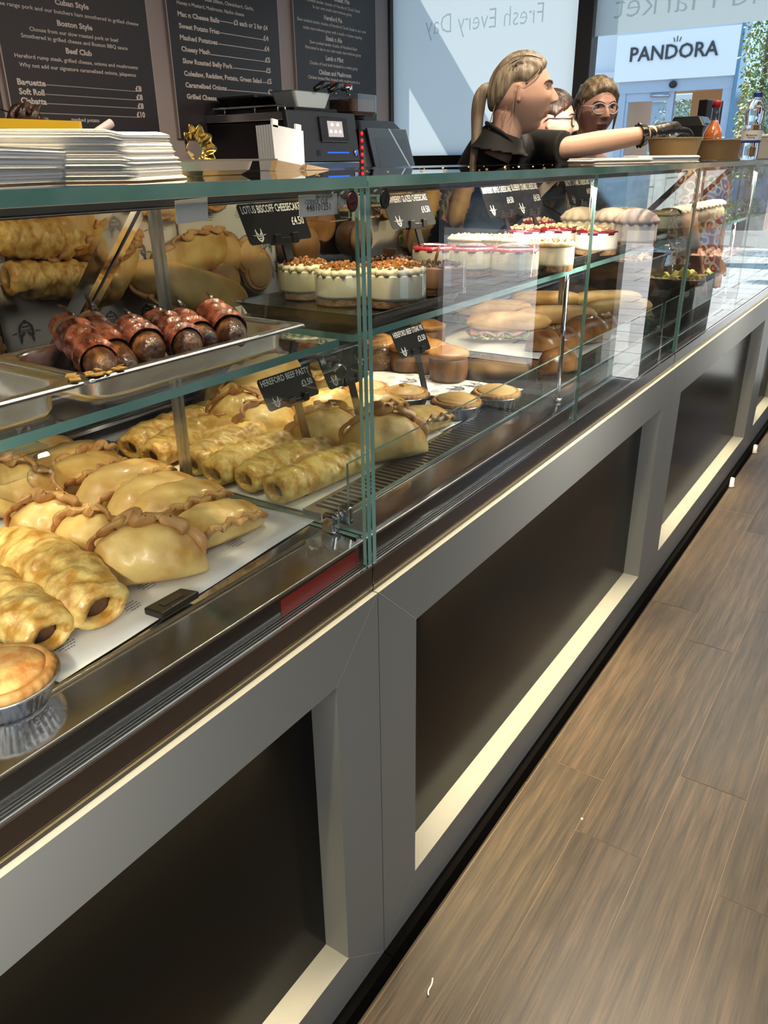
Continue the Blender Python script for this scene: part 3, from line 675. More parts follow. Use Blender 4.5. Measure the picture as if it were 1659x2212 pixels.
# ================================================================== ON THE GLASS SHELF: PANS, BACON ROLLS, CHEESECAKES, TICKETS
ZSH = ZS+.001
def rr(x0, x1, y0, y1, r, z, n=6):
    out = []
    for cx, cy, a0 in ((x1-r, y1-r, 0), (x0+r, y1-r, PI/2), (x0+r, y0+r, PI), (x1-r, y0+r, 1.5*PI)):
        for k in range(n+1):
            a = a0+PI/2*k/n; out.append((cx+r*math.cos(a), cy+r*math.sin(a), z))
    return out
def pan(x0, x1, y0, y1, z0, z1, label):
    t = thing('steel_pan', label, 'pan', ((x0+x1)/2, (y0+y1)/2, z0), 'steel gastronorm pans')
    b = .018
    MB().loft([rr(x0+b+.006, x1-b-.006, y0+b+.006, y1-b-.006, .02, z0), rr(x0+b, x1-b, y0+b, y1-b, .03, z0+.005), rr(x0+b-.002, x1-b+.002, y0+b-.002, y1-b+.002, .034, z1-.004),
               rr(x0+.0125, x1-.0125, y0+.0125, y1-.0125, .034, z1), rr(x0+.004, x1-.004, y0+.004, y1-.004, .008, z1+.0005), rr(x0+.001, x1-.001, y0+.001, y1-.001, .007, z1-.0005), rr(x0, x1, y0, y1, .006, z1-.004)],
              0, True).build('pan_body', M['pan'], t, smooth=True).modifiers.new('thick', 'SOLIDIFY').thickness = .0009
    return t
PX0, PX1 = -.226, -.048
pan(PX0, PX1, .448, .772, ZSH, 1.247, 'steel pan of bacon-wrapped sausages on the glass shelf')
pan(PX0, PX1, .122, .446, ZSH, 1.247, 'empty greasy steel pan at the left edge of the glass shelf')
bacon_m = mat('glazed_bacon', (.075, .014, .009), .18, mix=((.36, .11, .06), 26, .42, .66, (1, 3.5, 3.5)), bump=(60, .5, (1, 2, 2)), coat=.7)
saus_m = mat('roasted_sausage', (.055, .020, .008), .25, mix=((.26, .11, .035), 46, .42, .62), bump=(110, .8), coat=.5)
def wrapped(L, R, bend, seed, u0, u1, turns):
    t = thing('bacon_wrapped_sausage', 'x', 'sausage', (0, 0, 0))
    def ctr(u): return Vector(((u-.5)*L, bend*(1-(2*u-1)**2), R+.0005))
    def f(u, v, k=0):
        e = max(.0004, 1-abs(2*u-1)**5)**.5; th = 2*PI*v
        p = ctr(u); r = R*e*(1+.05*noise.noise(Vector((u*6, math.cos(th), seed+math.sin(th)))))
        if k:
            ph = (th/(2*PI)+u*turns+seed) % 1; r = R*e*(1.05+.24*ph+.07*noise.noise(Vector((u*14, math.cos(th)*2, seed+math.sin(th)*2))))
        q = p+Vector((0, math.cos(th)*r, math.sin(th)*r*.96)); q.z = max(q.z, .001); return q
    MB().grid(34, 20, lambda u, v: f(.5-.5*math.cos(PI*u), v), cv=True).build('sausage', saus_m, t, smooth=True)
    MB().grid(64, 28, lambda u, v: f(u0+(u1-u0)*u, v, 1), cv=True).build('bacon', bacon_m, t, smooth=True)
    c = MB(); th0 = 1.0
    c.tube([f(u0+.05, th0/(2*PI), 1)+Vector((0, 0, .001)), f(u0+.03, th0/(2*PI)+.06, 1)+Vector((-.004, .003, .006)), f(u0, th0/(2*PI)+.1, 1)+Vector((-.012, .004, .012))], [.006, .005, .002], 8, flat=.3)
    c.build('bacon_flap', mat('charred_bacon', (.02, .009, .007), .3, coat=.4) if 'char' not in M else M['char'], t, smooth=True)
    return t
M['char'] = mat('charred_bacon', (.02, .009, .007), .3, coat=.4)
wk = Kind([wrapped(.15, .021, .006, .1, .02, .80, 5), wrapped(.13, .019, -.006, .45, .06, .74, 4), wrapped(.135, .021, .004, .8, .03, .72, 5)])
for pa, pb, h, lb in (((150, 718), (245, 788), .024, 'biggest bacon-wrapped sausage at the left end of the pan'), ((212, 712), (303, 786), .018, 'dark bacon-wrapped sausage with a curled rasher, second from the left'),
                      ((290, 728), (352, 772), .018, 'blackened bacon-wrapped sausage with a burnt flap, third from the left'), ((345, 708), (438, 752), .022, 'red striped bacon-wrapped sausage in the middle of the pan'),
                      ((405, 700), (482, 742), .018, 'small bacon-wrapped sausage with a burnt top, second from the right'), ((470, 680), (533, 726), .024, 'glossy bacon-wrapped sausage at the right end of the pan')):
    a = at_z(pa[0], pa[1], ZSH+h+.018); b = at_z(pb[0], pb[1], ZSH+h+.010); d = b-a; L0 = (.15, .13, .135)[wk.k % 3]
    m = (a+b)/2; s = d.length/L0
    o = wk.put((m.x-.026, m.y+.008, ZSH+.014), 0, lb, (s*1.08, .86, .92), rot=(0, .16, math.atan2(d.y, d.x))); o['group'] = 'bacon-wrapped sausages in the pan'

black_tray = mat('black_tray', (.010, .010, .011), .22, coat=.3)
def tray(x0, x1, y0, y1, label, ang=0, h=.017):
    t = thing('black_tray', label, 'tray', ((x0+x1)/2, (y0+y1)/2, ZSH), 'black trays of cheesecake')
    MB().loft([rr(x0+.012, x1-.012, y0+.012, y1-.012, .012, ZSH+.003), rr(x0+.009, x1-.009, y0+.009, y1-.009, .014, ZSH+.004), rr(x0+.002, x1-.002, y0+.002, y1-.002, .016, ZSH+h), rr(x0-.004, x1+.004, y0-.004, y1+.004, .018, ZSH+h+.0008),
               rr(x0-.004, x1+.004, y0-.004, y1+.004, .018, ZSH+h-.001), rr(x0, x1, y0, y1, .016, ZSH+h-.001), rr(x0+.008, x1-.008, y0+.008, y1-.008, .014, ZSH)], 0, True, True).build('tray_body', black_tray, t, smooth=False)
    t.rotation_euler.z = ang; return t
tray(-.300, -.048, .905, 1.180, 'black tray of caramel and chocolate cheesecakes next to the glass end panel')
tray(-.310, -.062, 1.200, 1.650, 'black tray of strawberry and nut-topped cheesecakes in the middle of the second counter', -.05)
tray(-.310, -.055, 1.690, 2.18, 'black tray of berry cheesecakes and meringues behind the chrome posts')
tray(-.310, -.060, 2.22, 2.46, 'farthest black tray, carrying pale tarts under the third ticket')
base_m = mat('biscuit_base', (.20, .10, .045), .8, mix=((.34, .20, .09), 60, .4, .6), bump=(120, .9))
choc_base = mat('chocolate_base', (.045, .022, .012), .8, mix=((.09, .045, .022), 60, .4, .6), bump=(120, .9))
cream_m = mat('vanilla_cheesecake', (.80, .74, .55), .45, sss=.15, bump=(25, .12))
pink_cream = mat('berry_flecked_cheesecake', (.76, .70, .66), .45, sss=.15, mix=((.62, .44, .46), 40, .62, .75))
milk_choc = mat('chocolate_cheesecake', (.22, .10, .05), .4)
caramel_m = mat('caramel_crumb', (.30, .11, .025), .7, mix=((.48, .22, .07), 90, .4, .6), bump=(150, .8))
whip_m = mat('whipped_cream', (.84, .74, .52), .45, bump=(80, .5)); glaze_m = mat('strawberry_glaze', (.55, .02, .05), .06, coat=.8)
straw_bits = mat('dark_berry_drizzle', (.10, .01, .03), .1, coat=.6); nut_m = mat('nut_crumb', (.58, .36, .15), .7, mix=((.76, .60, .36), 70, .4, .6), bump=(120, .8))
berry_m = mat('berry_compote', (.16, .008, .02), .12, coat=.6); choc_m = mat('chocolate_curls', (.055, .022, .010), .35)
mer_m = mat('pink_white_meringue', (.80, .66, .62), .5, mix=((.62, .46, .50), 24, .45, .65), bump=(50, .2)); lav_m = mat('toasted_meringue', (.80, .66, .48), .5, mix=((.60, .34, .14), 18, .5, .75))
acet = M['acrylic']
def cheesecake(filling, base, topk, seed, collar=False):
    t = thing('cheesecake', 'x', 'cheesecake', (0, 0, 0)); R, H = .0440, .046; rnd = random.Random(seed)
    MB().lathe([(R*.985, .0005), (R, .002), (R, .011)], 40).build('biscuit_base', base, t, smooth=False)
    MB().lathe([(R*1.004, .0112), (R*1.01, .016), (R*1.01, H-.002), (R*.99, H), (.0005, H+.001)], 44, wob=lambda q, i: 1+.008*noise.noise(Vector((math.cos(q)*3, math.sin(q)*3, seed+i)))).build('filling', filling, t, smooth=True)
    def scatter(m, mm, n, r0, s, zz=H, hh=.008, nm='crumb_topping'):
        b = MB()
        for k in range(n):
            a = rnd.uniform(0, 2*PI); q = r0*math.sqrt(rnd.random()); z = zz+rnd.uniform(0, hh)*(1-(q/r0)**2*.7); e = s*rnd.uniform(.6, 1.4)
            T = Matrix.Translation((q*math.cos(a), q*math.sin(a), z)) @ Matrix.Rotation(rnd.uniform(0, 6), 4, (rnd.random()+.01, rnd.random(), rnd.random()))
            b.box(-e, e, -e*.8, e*.8, -e*.7, e*.7, 0, T)
        b.add([], []); o = b.build(nm, mm, t); o['kind'] = 'stuff'; return o
    if topk == 'biscoff':
        MB().lathe([(R*.99, H), (R*.93, H+.007), (R*.6, H+.010), (.0005, H+.011)], 60, wob=lambda q, i: 1+.07*math.sin(17*q+i)*(i < 2)+.08*noise.noise(Vector((math.cos(q)*4, math.sin(q)*4, seed)))).build('whipped_rim', whip_m, t, smooth=True)
        scatter(None, caramel_m, 150, R*.80, .0022, H+.008, .010)
    elif topk == 'choc':
        scatter(None, choc_m, 110, R*.85, .0024, H+.001, .010, 'chocolate_curls')
        MB().box(-.014, .014, -.0015, .0015, H, H+.022, 0, Matrix.Rotation(.5, 4, 'Z')).build('chocolate_tile', choc_m, t, bevel=.001)
    elif topk == 'button':
        scatter(None, choc_m, 40, R*.9, .0035, H, .006, 'chocolate_pieces')
        MB().lathe([(.0005, -.0015), (.017, -.0015), (.018, 0), (.017, .0015), (.0005, .0015)], 26, T=Matrix.Translation((-.004, -.006, H+.016)) @ Matrix.Rotation(1.3, 4, 'X')).build('chocolate_disc', milk_choc, t, smooth=True)
    elif topk == 'straw':
        MB().lathe([(R*1.012, H-.004), (R*1.0, H+.002), (R*.9, H+.0045), (.0005, H+.005)], 50, wob=lambda q, i: 1+(.012*math.sin(9*q+seed) if i == 0 else 0)).build('glaze', glaze_m, t, smooth=True)
        b = MB()
        for k in range(5):
            y = (-.5+.25*k)*R; b.tube([(-R*.7, y*.6-.004, H+.0055), (-R*.2, y+.003, H+.0065), (R*.3, y-.003, H+.0065), (R*.7, y*.6+.003, H+.0055)], .0013, 6)
        b.build('drizzle', straw_bits, t, smooth=True)
    elif topk == 'nut':
        MB().lathe([(R*1.03, H), (R*1.05, H+.004), (R*.9, H+.009), (.0005, H+.009)], 50, wob=lambda q, i: 1+.02*noise.noise(Vector((math.cos(q)*5, math.sin(q)*5, seed)))).build('biscuit_lid', nut_m, t, smooth=True)
        scatter(None, nut_m, 60, R*.9, .0018, H+.009, .002)
    elif topk == 'berry':
        MB().lathe([(R*1.012, H-.005), (R*1.0, H+.003), (R*.8, H+.006), (.0005, H+.006)], 50, wob=lambda q, i: 1+(.014*math.sin(7*q+seed) if i == 0 else 0)).build('compote', berry_m, t, smooth=True)
        scatter(None, nut_m, 60, R*.92, .0026, H+.005, .006)
    elif topk == 'mer':
        MB().lathe([(R*1.02, H), (R*1.06, H+.008), (R*.8, H+.020), (R*.45, H+.028), (.0005, H+.031)], 64, wob=lambda q, i: 1+.06*math.cos(14*q+i*1.1)).build('piped_meringue', mer_m if seed % 2 else lav_m, t, smooth=True)
    if collar:
        MB().lathe([(R*1.03, .002), (R*1.03, H+.012)], 40, cap=False).build('acetate_collar', acet, t, smooth=True)
    return t
ck = {}
for k, a in dict(biscoff=(cream_m, base_m, 'biscoff', 1, True), choc=(milk_choc, choc_base, 'choc', 2), button=(milk_choc, choc_base, 'button', 3, True), straw=(cream_m, base_m, 'straw', 4, True), nut=(cream_m, base_m, 'nut', 5), berry=(pink_cream, base_m, 'berry', 6), mer=(pink_cream, base_m, 'mer', 7), mer2=(cream_m, base_m, 'mer', 8)).items():
    ck[k] = Kind(cheesecake(*a))
def cake(k, px, py, label, s=1.0, x=None):
    p = at_z(px, py, ZSH+.006) if x is None else at_x(px, py, x)
    r = (CAM-p); r.z = 0; c = p - r.normalized()*.044*s
    o = ck[k].put((c.x, c.y, ZSH+.0045), px*.7, label, s); o['group'] = 'individual cheesecakes on the shelf'
cake('biscoff', 662, 648, 'caramel-crumb cheesecake at the left end of the tray, in a clear collar', 1.0)
cake('biscoff', 742, 662, 'caramel-crumb cheesecake in the middle, against the cut glass edge', 1.0)
cake('biscoff', 855, 668, 'caramel-crumb cheesecake nearest, just right of the cut glass edge', 1.08)
cake('choc', 843, 628, 'chocolate cheesecake with curls and a chocolate tile, behind the nearest caramel one', 1.0)
cake('button', 950, 640, 'chocolate cheesecake with a round chocolate disc, beside the caramel ones', 1.0)
cake('straw', 940, 595, 'strawberry-glazed cheesecake at the left of the middle tray', 1.05)
cake('straw', 1020, 597, 'strawberry-glazed cheesecake in the centre of the middle tray', 1.05)
cake('straw', 1110, 600, 'strawberry-glazed cheesecake at the right of its row', 1.05)
cake('nut', 1012, 572, 'nut-topped cheesecake behind the strawberry row, on the left', 1.05)
cake('nut', 1082, 574, 'nut-topped cheesecake behind the strawberry row, on the right', 1.05)
cake('nut', 1187, 588, 'biscuit-topped cheesecake alone at the right end of the middle tray', 1.05)
cake('berry', 1128, 545, 'berry-and-crumb cheesecake behind the nut-topped ones', 1.05)
cake('berry', 1202, 545, 'berry-and-crumb cheesecake left of the chrome post', 1.1)
cake('berry', 1285, 552, 'berry-and-crumb cheesecake right of the chrome post, in front', 1.1)
cake('berry', 1160, 522, 'berry-and-crumb cheesecake at the back of the third tray', 1.05)
cake('mer2', 1250, 522, 'cheesecake with a toasted piped meringue top', 1.15)
cake('mer', 1315, 525, 'cheesecake with a mauve meringue top and dark berries', 1.15)
cake('mer', 1368, 535, 'pink meringue-topped cheesecake nearest the front of its tray', 1.2)
cake('nut', 1425, 505, 'pale biscuit-topped cheesecake under the far tarts', 1.1)
cake('nut', 1345, 492, 'pale cheesecake at the back of the farthest tray', 1.05)
lo = thing('cream_roll', 'long cream-topped pastry roll on the far shelf, behind the meringues', 'pastry', (-.12, 2.95, ZSH))
MB().grid(30, 18, lambda u, v: Vector((-.115+.042*math.cos(2*PI*v)*(1-abs(2*u-1)**8*.3), 2.62+.62*u, ZSH+.031+.030*math.sin(2*PI*v)*(1-abs(2*u-1)**8*.3)+.002*math.sin(u*60))), cv=True).build('pastry', mat('pale_roll_pastry', (.62, .44, .22), .5, mix=((.76, .64, .40), 12, .4, .6), bump=(40, .3)), lo, smooth=True)
MB().grid(40, 8, lambda u, v: Vector((-.115+.036*math.cos(PI*v), 2.63+.6*u, ZSH+.057+.012*math.sin(PI*v)+.003*math.sin(u*70+v*3))), 0).build('cream', mat('piped_cream', (.84, .82, .76), .5), lo, smooth=True)

fk = MB(); rnd = random.Random(12); p0 = at_z(250, 800, 1.249)
for k in range(16):
    e = rnd.uniform(.003, .008); x, y = p0.x-.006+rnd.uniform(-.010, .010), p0.y+rnd.uniform(-.055, .035)
    fk.box(-e, e, -e*.7, e*.7, 0, .0012, 0, Matrix.Translation((x, y, 1.2485+rnd.uniform(0, .002))) @ Matrix.Rotation(rnd.uniform(0, 6), 4, 'Z') @ Matrix.Rotation(rnd.uniform(-.3, .3), 4, 'X'))
tag(fk.build('pastry_flakes', mat('golden_flake', (.62, .36, .09), .5)), 'golden flakes on the front lip of the pan of bacon-wrapped sausages', 'flakes', kind='stuff')
# ---- price tickets: card in a black clip on a stem
card_m = mat('black_card', (.005, .005, .0055), .55, spec=.3)
M['tprint'] = mat('ticket_print', (.92, .91, .88), .6)
def ticket(title, price, tl, tr, bl, br, x, zb, label, stem_px=None):
    a = at_x(*tl, x); b = at_x(*tr, x); c = at_x(*bl, x); d = at_x(*br, x)
    w = ((b-a).length+(d-c).length)/2; h = ((a-c).length+(b-d).length)/2
    ctr = (a+b+c+d)/4; sk = (c.y+d.y-a.y-b.y)/2
    t = thing('price_ticket', label, 'price ticket', (x, ctr.y, zb), 'black price tickets in the counters')
    tl_ = .18
    def P(u, v, dep=0.0): return Vector((x-v*math.sin(tl_)+dep, ctr.y+u-sk*v/h, ctr.z+v*math.cos(tl_)))     # card leans back
    def Q(p, q, dd): return P(p, q, dd)
    rc = .004; out = [(-w/2+rc, -h/2), (w/2-rc, -h/2), (w/2, -h/2+rc), (w/2, h/2-rc), (w/2-rc, h/2), (-w/2+rc, h/2), (-w/2, h/2-rc), (-w/2, -h/2+rc)]
    MB().prism(out, Q, -.0006, .0006).build('card', card_m, t)
    m = MB(); th = h*.265
    wt = text2d(title)[2]*th*.86
    put_text(m, title, lambda p, q: P(-w*.46+p, h*.27+q, .0011), th, min(w*.93, wt), bold=.018)
    put_text(m, price, lambda p, q: P(w*.45+p, -h*.10+q, .0011), h*.28, text2d(price)[2]*h*.28*.84, 'R', .018)
    m.build('lettering', M['tprint'], t, recalc=False)
    e = MB(); emblem(e, lambda p, q: P(-w*.32+p, -h*.27+q, .0011), h*.34, name=True); e.build('badge', M['tprint'], t, recalc=False)
    k = MB(); yb = ctr.y+w*.06+sk*.5
    k.box(x-.004, x+.007, yb-w*.20, yb+w*.20, ctr.z-h*.5-.004, ctr.z-h*.5+.007)
    for q in (-.16, .13): k.box(x+.001, x+.009, yb+w*q-.006, yb+w*q+.010, ctr.z-h*.5-.002, ctr.z-h*.5+.013)
    k.build('clip', M['black'], t, bevel=.001)
    zs = ctr.z-h*.5-.002
    MB().loft([[(x-.002, yb-.009+sk*.2, zs), (x+.002, yb-.009+sk*.2, zs), (x+.002, yb+.009+sk*.2, zs), (x-.002, yb+.009+sk*.2, zs)],
               [(x+.010, yb-.009+sk*1.2, zb+.002), (x+.014, yb-.009+sk*1.2, zb+.002), (x+.014, yb+.009+sk*1.2, zb+.002), (x+.010, yb+.009+sk*1.2, zb+.002)]], 0, True, True).build('stem', M['black'], t)
    MB().box(x-.012, x+.028, yb-.014+sk*1.2, yb+.014+sk*1.2, zb, zb+.003).build('foot', M['black'], t, bevel=.001)
    return t
ticket('LOTUS BISCOFF CHEESECAKE', '£4.50', (514, 447), (652, 430), (537, 533), (668, 510), -.300, ZSH+.0045, 'black ticket reading LOTUS BISCOFF CHEESECAKE, behind the caramel cheesecakes')
ticket('STRAWBERRY GLAZED CHEESECAKE', '£4.50', (827, 430), (924, 414), (843, 496), (938, 478), -.290, ZSH+.0045, 'black ticket reading STRAWBERRY GLAZED CHEESECAKE, right of the glass corner')
ticket('RASPBERRY RIPPLE CHEESECAKE', '£4.50', (1040, 408), (1106, 400), (1052, 468), (1116, 458), -.295, ZSH+.0045, 'black ticket reading RASPBERRY RIPPLE CHEESECAKE')
ticket('BLUEBERRY CRUMBLE CHEESECAKE', '£4.50', (1104, 402), (1162, 396), (1116, 462), (1174, 452), -.295, ZSH+.0045, 'black ticket reading BLUEBERRY CRUMBLE CHEESECAKE')
ticket('SALTED CARAMEL CHEESECAKE', '£4.50', (1220, 396), (1275, 388), (1228, 442), (1282, 430), -.295, ZSH+.0045, 'black ticket reading SALTED CARAMEL CHEESECAKE, left of the clear glass post')
ticket('HEREFORD BEEF PASTY', '£3.50', (558, 827), (670, 786), (578, 889), (685, 848), -.300, ZP+.002, 'black ticket reading HEREFORD BEEF PASTY, standing among the upright pasties')
ticket('MI', '£4', (690, 776), (778, 748), (707, 838), (792, 812), -.310, ZP+.002, 'black ticket beginning MI, half hidden behind the clear shelf bracket')
ticket('HEREFORD BEEF STEAK PIE', '£3.50', (847, 722), (915, 699), (861, 776), (926, 749), -.330, ZP+.002, 'black ticket reading HEREFORD BEEF STEAK PIE, in front of the pork pies')
# stickers inside the front glass
def sticker(c0, c1, c2, c3, x, label, lines):
    t = thing('sticker', label, 'sticker', (x, at_x(*c0, x).y, at_x(*c3, x).z)); q = [at_x(*p, x) for p in (c0, c1, c2, c3)]
    MB().loft([q, [p+Vector((-.0006, 0, 0)) for p in q]], 0, True, True).build('paper', mat('sticker_paper', (.62, .60, .57), .55), t)
    ex, ey = q[1]-q[0], q[3]-q[0]; m = MB()
    for s, u, v, h in lines: put_text(m, s, lambda a, b: q[0]+ex*u+ey*v+ex.normalized()*a-ey.normalized()*b+Vector((.0004, 0, 0)), h, bold=.01)
    if lines: m.build('lettering', ink, t, recalc=False)
sticker((646, 422), (728, 418), (730, 462), (647, 470), -.0172, 'pale printed sticker with the code 448101251, inside the glass by the lock', (('06/10/2024', .42, .18, .0068), ('CODICE  CLIE', .14, .42, .0068), ('448101251', .17, .74, .0105)))
sticker((378, 434), (448, 426), (450, 476), (382, 484), -.0172, 'faded blank sticker inside the near front glass', ())
# thermometer on the deck lip and a fallen pastry flakes
th = thing('thermometer', 'small black digital thermometer lying on the steel edge of the near deck', 'thermometer', tuple(at_z(371, 1312, .93)))
q = [at_z(*p, .9302) for p in ((312, 1328), (392, 1284), (432, 1291), (352, 1341))]
MB().loft([[p for p in q], [p+Vector((0, 0, .010)) for p in q]], 0, True, True).build('case', M['black'], th, bevel=.002)
m = sum(q, Vector())/4; ex = (q[1]-q[0]).normalized(); ey = (q[3]-q[0]).normalized()
MB().loft([[m+ex*a+ey*b+Vector((0, 0, .0103)) for a, b in ((-.016, -.005), (.016, -.005), (.016, .005), (-.016, .005))], [m+ex*a+ey*b+Vector((0, 0, .0107)) for a, b in ((-.016, -.005), (.016, -.005), (.016, .005), (-.016, .005))]], 0, True, True).build('display', mat('thermometer_display', (.02, .02, .03), .15), th)

# ---- second and third counters: brown pastries, filled baguettes, salad tubs
brown_m = mat('brown_glazed_pastry', (.15, .055, .015), .28, mix=((.42, .20, .06), 16, .38, .64), bump=(40, .5), coat=.5)
def bun(L, W_, H, seed):
    o = MB().grid(26, 20, lambda u, v: (lambda e, c, s: Vector(((u-.5)*L, W_/2*e*c, (H*(.4+.6*s) if s > 0 else H*.4*(1-abs(s)**.8))*e+.006*noise.noise(Vector((u*4+seed, c*2, s*2)))*e)))(max(.02, 1-abs(2*u-1)**2.4)**.5, math.cos(2*PI*v), math.sin(2*PI*v)), cv=True).build('brown_pastry', brown_m, smooth=True)
    return tag(o, 'x', 'pastry', 'brown glazed pastries on the deck')
bk = Kind([bun(.17, .095, .075, 1), bun(.12, .085, .07, 6)])
for px, py, w, s, a, lb in ((1175, 745, 1, .9, .3, 'dark brown bun at the left end of the glazed pastries'), (1205, 790, 1, .95, 1.0, 'darkest brown bun, lowest beside the chrome post'), (1215, 740, 1, .9, .8, 'golden ridged bun behind the darkest one'),
                            (1262, 728, 0, 1.1, 1.1, 'large glossy brown pastry across the chrome posts'), (1300, 705, 1, .9, .6, 'brown pastry at the right end of the glazed pastries')):
    p = at_z(px, py, ZP+.02); bk.put((p.x, p.y, ZP+.002), a, lb, s, which=w)
crumb_b = mat('baguette_crust', (.44, .22, .06), .45, mix=((.64, .42, .17), 14, .35, .65), bump=(50, .3)); salad_m = mat('salad_leaves', (.10, .20, .03), .5, mix=((.30, .42, .10), 30, .4, .65), bump=(60, .6))
ham_m = mat('ham_slice', (.48, .22, .17), .4); cheese_m = mat('egg_and_cheese', (.68, .52, .12), .5, mix=((.80, .72, .40), 40, .4, .6), bump=(90, .7))
def baguette(seed):
    t = thing('filled_baguette', 'x', 'sandwich', (0, 0, 0)); L = .24
    def half(zc, hh, up): return lambda u, v: (lambda e, c, s: Vector(((u-.5)*L, .036*e*c, zc+hh*e*(s if s*up > 0 else s*.25))))(max(.03, 1-abs(2*u-1)**4)**.5, math.cos(2*PI*v), math.sin(2*PI*v))
    MB().grid(24, 18, half(.018, .018, -1), cv=True).build('bottom_half', crumb_b, t, smooth=True)
    MB().grid(24, 18, half(.048, .026, 1), cv=True).build('top_half', crumb_b, t, smooth=True)
    def frill(w, z, a, k): return lambda u, v: Vector(((u-.5)*L*.92, w*(2*v-1)*(1+.12*math.sin(u*k+v*5+seed)), z+a*math.sin(u*k*1.3+v*7+seed)))
    MB().grid(60, 10, frill(.047, .034, .008, 45)).build('salad', salad_m, t, smooth=True).modifiers.new('t', 'SOLIDIFY').thickness = .0015
    MB().grid(40, 8, frill(.044, .041, .004, 22)).build('ham', ham_m, t, smooth=True).modifiers.new('t', 'SOLIDIFY').thickness = .002
    MB().grid(40, 8, frill(.044, .027, .004, 33)).build('cheese', cheese_m, t, smooth=True).modifiers.new('t', 'SOLIDIFY').thickness = .003
    return t
gk = Kind([baguette(1), baguette(4)])
for x, y, z, a, tilt, lb in ((-.44, 2.20, ZP+.004, .55, .5, 'filled baguette with salad at the left, behind the brown pastries'), (-.36, 2.37, ZP+.004, .6, .5, 'filled baguette with egg and ham, second from the left behind the pastries'),
                          (-.50, 2.62, ZP+.004, .5, .4, 'filled baguette in the third counter, behind the glass joint'), (-.33, 2.74, ZP+.004, .7, .5, 'filled baguette with red cabbage in the third counter'), (-.24, 2.58, ZP+.004, .9, .4, 'pale filled baguette nearest the glass joint'),
                          (-.57, 2.36, ZP+.004, .6, .4, 'filled baguette at the very back, left of the black tubs')):
    o = gk.put((x, y, z+.012), 0, lb, 1.05, rot=(tilt, 0, a)); o['group'] = 'filled baguettes'
tub_m = mat('black_salad_tub', (.010, .010, .011), .25, coat=.3)
def tub(x0, x1, y0, y1, zt, label, fill, lid=False):
    t = thing('salad_tub', label, 'tub', ((x0+x1)/2, (y0+y1)/2, ZD+.002), 'black salad tubs')
    MB().loft([rr(x0+.02, x1-.02, y0+.02, y1-.02, .03, ZD+.002), rr(x0+.004, x1-.004, y0+.004, y1-.004, .02, zt-.004), rr(x0-.008, x1+.008, y0-.008, y1+.008, .02, zt), rr(x0-.008, x1+.008, y0-.008, y1+.008, .02, zt+.003), rr(x0+.006, x1-.006, y0+.006, y1-.006, .018, zt+.003), rr(x0+.014, x1-.014, y0+.014, y1-.014, .02, zt-.04)], 0, True, True).build('tub_body', tub_m, t)
    rnd = random.Random(int(y0*100)); b = MB()
    for k in range(46):
        e = rnd.uniform(.009, .018); T = Matrix.Translation((rnd.uniform(x0+.03, x1-.03), rnd.uniform(y0+.03, y1-.03), zt-.030+rnd.uniform(0, .024))) @ Matrix.Rotation(rnd.uniform(0, 6), 4, (rnd.random()+.01, rnd.random(), rnd.random()))
        b.box(-e, e, -e*.7, e*.7, -e*.6, e*.6, 0, T)
    f = b.build('salad_filling', fill, t, bevel=.003); f['kind'] = 'stuff'
    if lid:
        MB().loft([[Vector((x0, y0, zt+.004)), Vector((x0, y1, zt+.004)), Vector((x0-.06, y1, zt+.13)), Vector((x0-.06, y0, zt+.13))], [Vector((x0-.004, y0, zt+.004)), Vector((x0-.004, y1, zt+.004)), Vector((x0-.064, y1, zt+.13)), Vector((x0-.064, y0, zt+.13))]], 0, True, True).build('raised_lid', tub_m, t)
    return t
tub(-.26, -.055, 2.86, 3.28, 1.045, 'black salad tub of yellow potato salad nearest the third glass joint', mat('yellow_salad', (.55, .42, .08), .4, mix=((.36, .34, .06), 30, .4, .6)))
tub(-.27, -.06, 3.34, 3.80, 1.075, 'black salad tub of pinkish slaw farther along, with its lid raised', mat('pink_slaw', (.40, .20, .15), .45, mix=((.20, .09, .07), 30, .4, .6)), True)
tub(-.52, -.30, 3.02, 3.40, 1.075, 'black salad tub behind the yellow one', mat('brown_salad', (.20, .11, .06), .5, mix=((.34, .22, .12), 30, .4, .6)), True)
# ================================================================== BACK WALL: MENU BOARDS, COFFEE MACHINES
XM = XB+.020
board_m = mat('menu_board_black', (.026, .021, .023), .42); text_m = mat('menu_lettering', (.70, .62, .58), .5); edge_m = mat('board_edge', (.42, .36, .34), .4)
def board(label, pl, pr, zb, rows):
    y0, y1 = pl, pr
    t = thing('menu_board', label, 'menu board', (XM, (y0+y1)/2, zb), 'black menu boards on the back wall')
    MB().box(XB+.001, XM, y0, y1, zb, 2.86).build('panel', board_m, t)
    MB().box(XB+.001, XM+.001, y0-.006, y0, zb, 2.86).build('edge_strip', edge_m, t); MB().box(XB+.001, XM+.001, y1, y1+.006, zb, 2.86).build('edge_strip', edge_m, t)
    m = MB()
    for r in rows:
        s, x0, b0, x1, hp = r[:5]; A = at_x(x0, b0, XM+.0012); B = at_x(x1, b0+(r[5] if len(r) > 5 else (x1-x0)*(.155-.00045*max(b0, 0))), XM+.0012)
        h = (at_x(x0, b0-hp, XM).z - A.z)/.60
        put_text(m, s, lambda a, b: Vector((XM+.0012, A.y+a, A.z+b)), h, abs(B.y-A.y), bold=.035 if hp > 8.4 else .014)
    m.build('lettering', text_m, t, recalc=False)
    return t
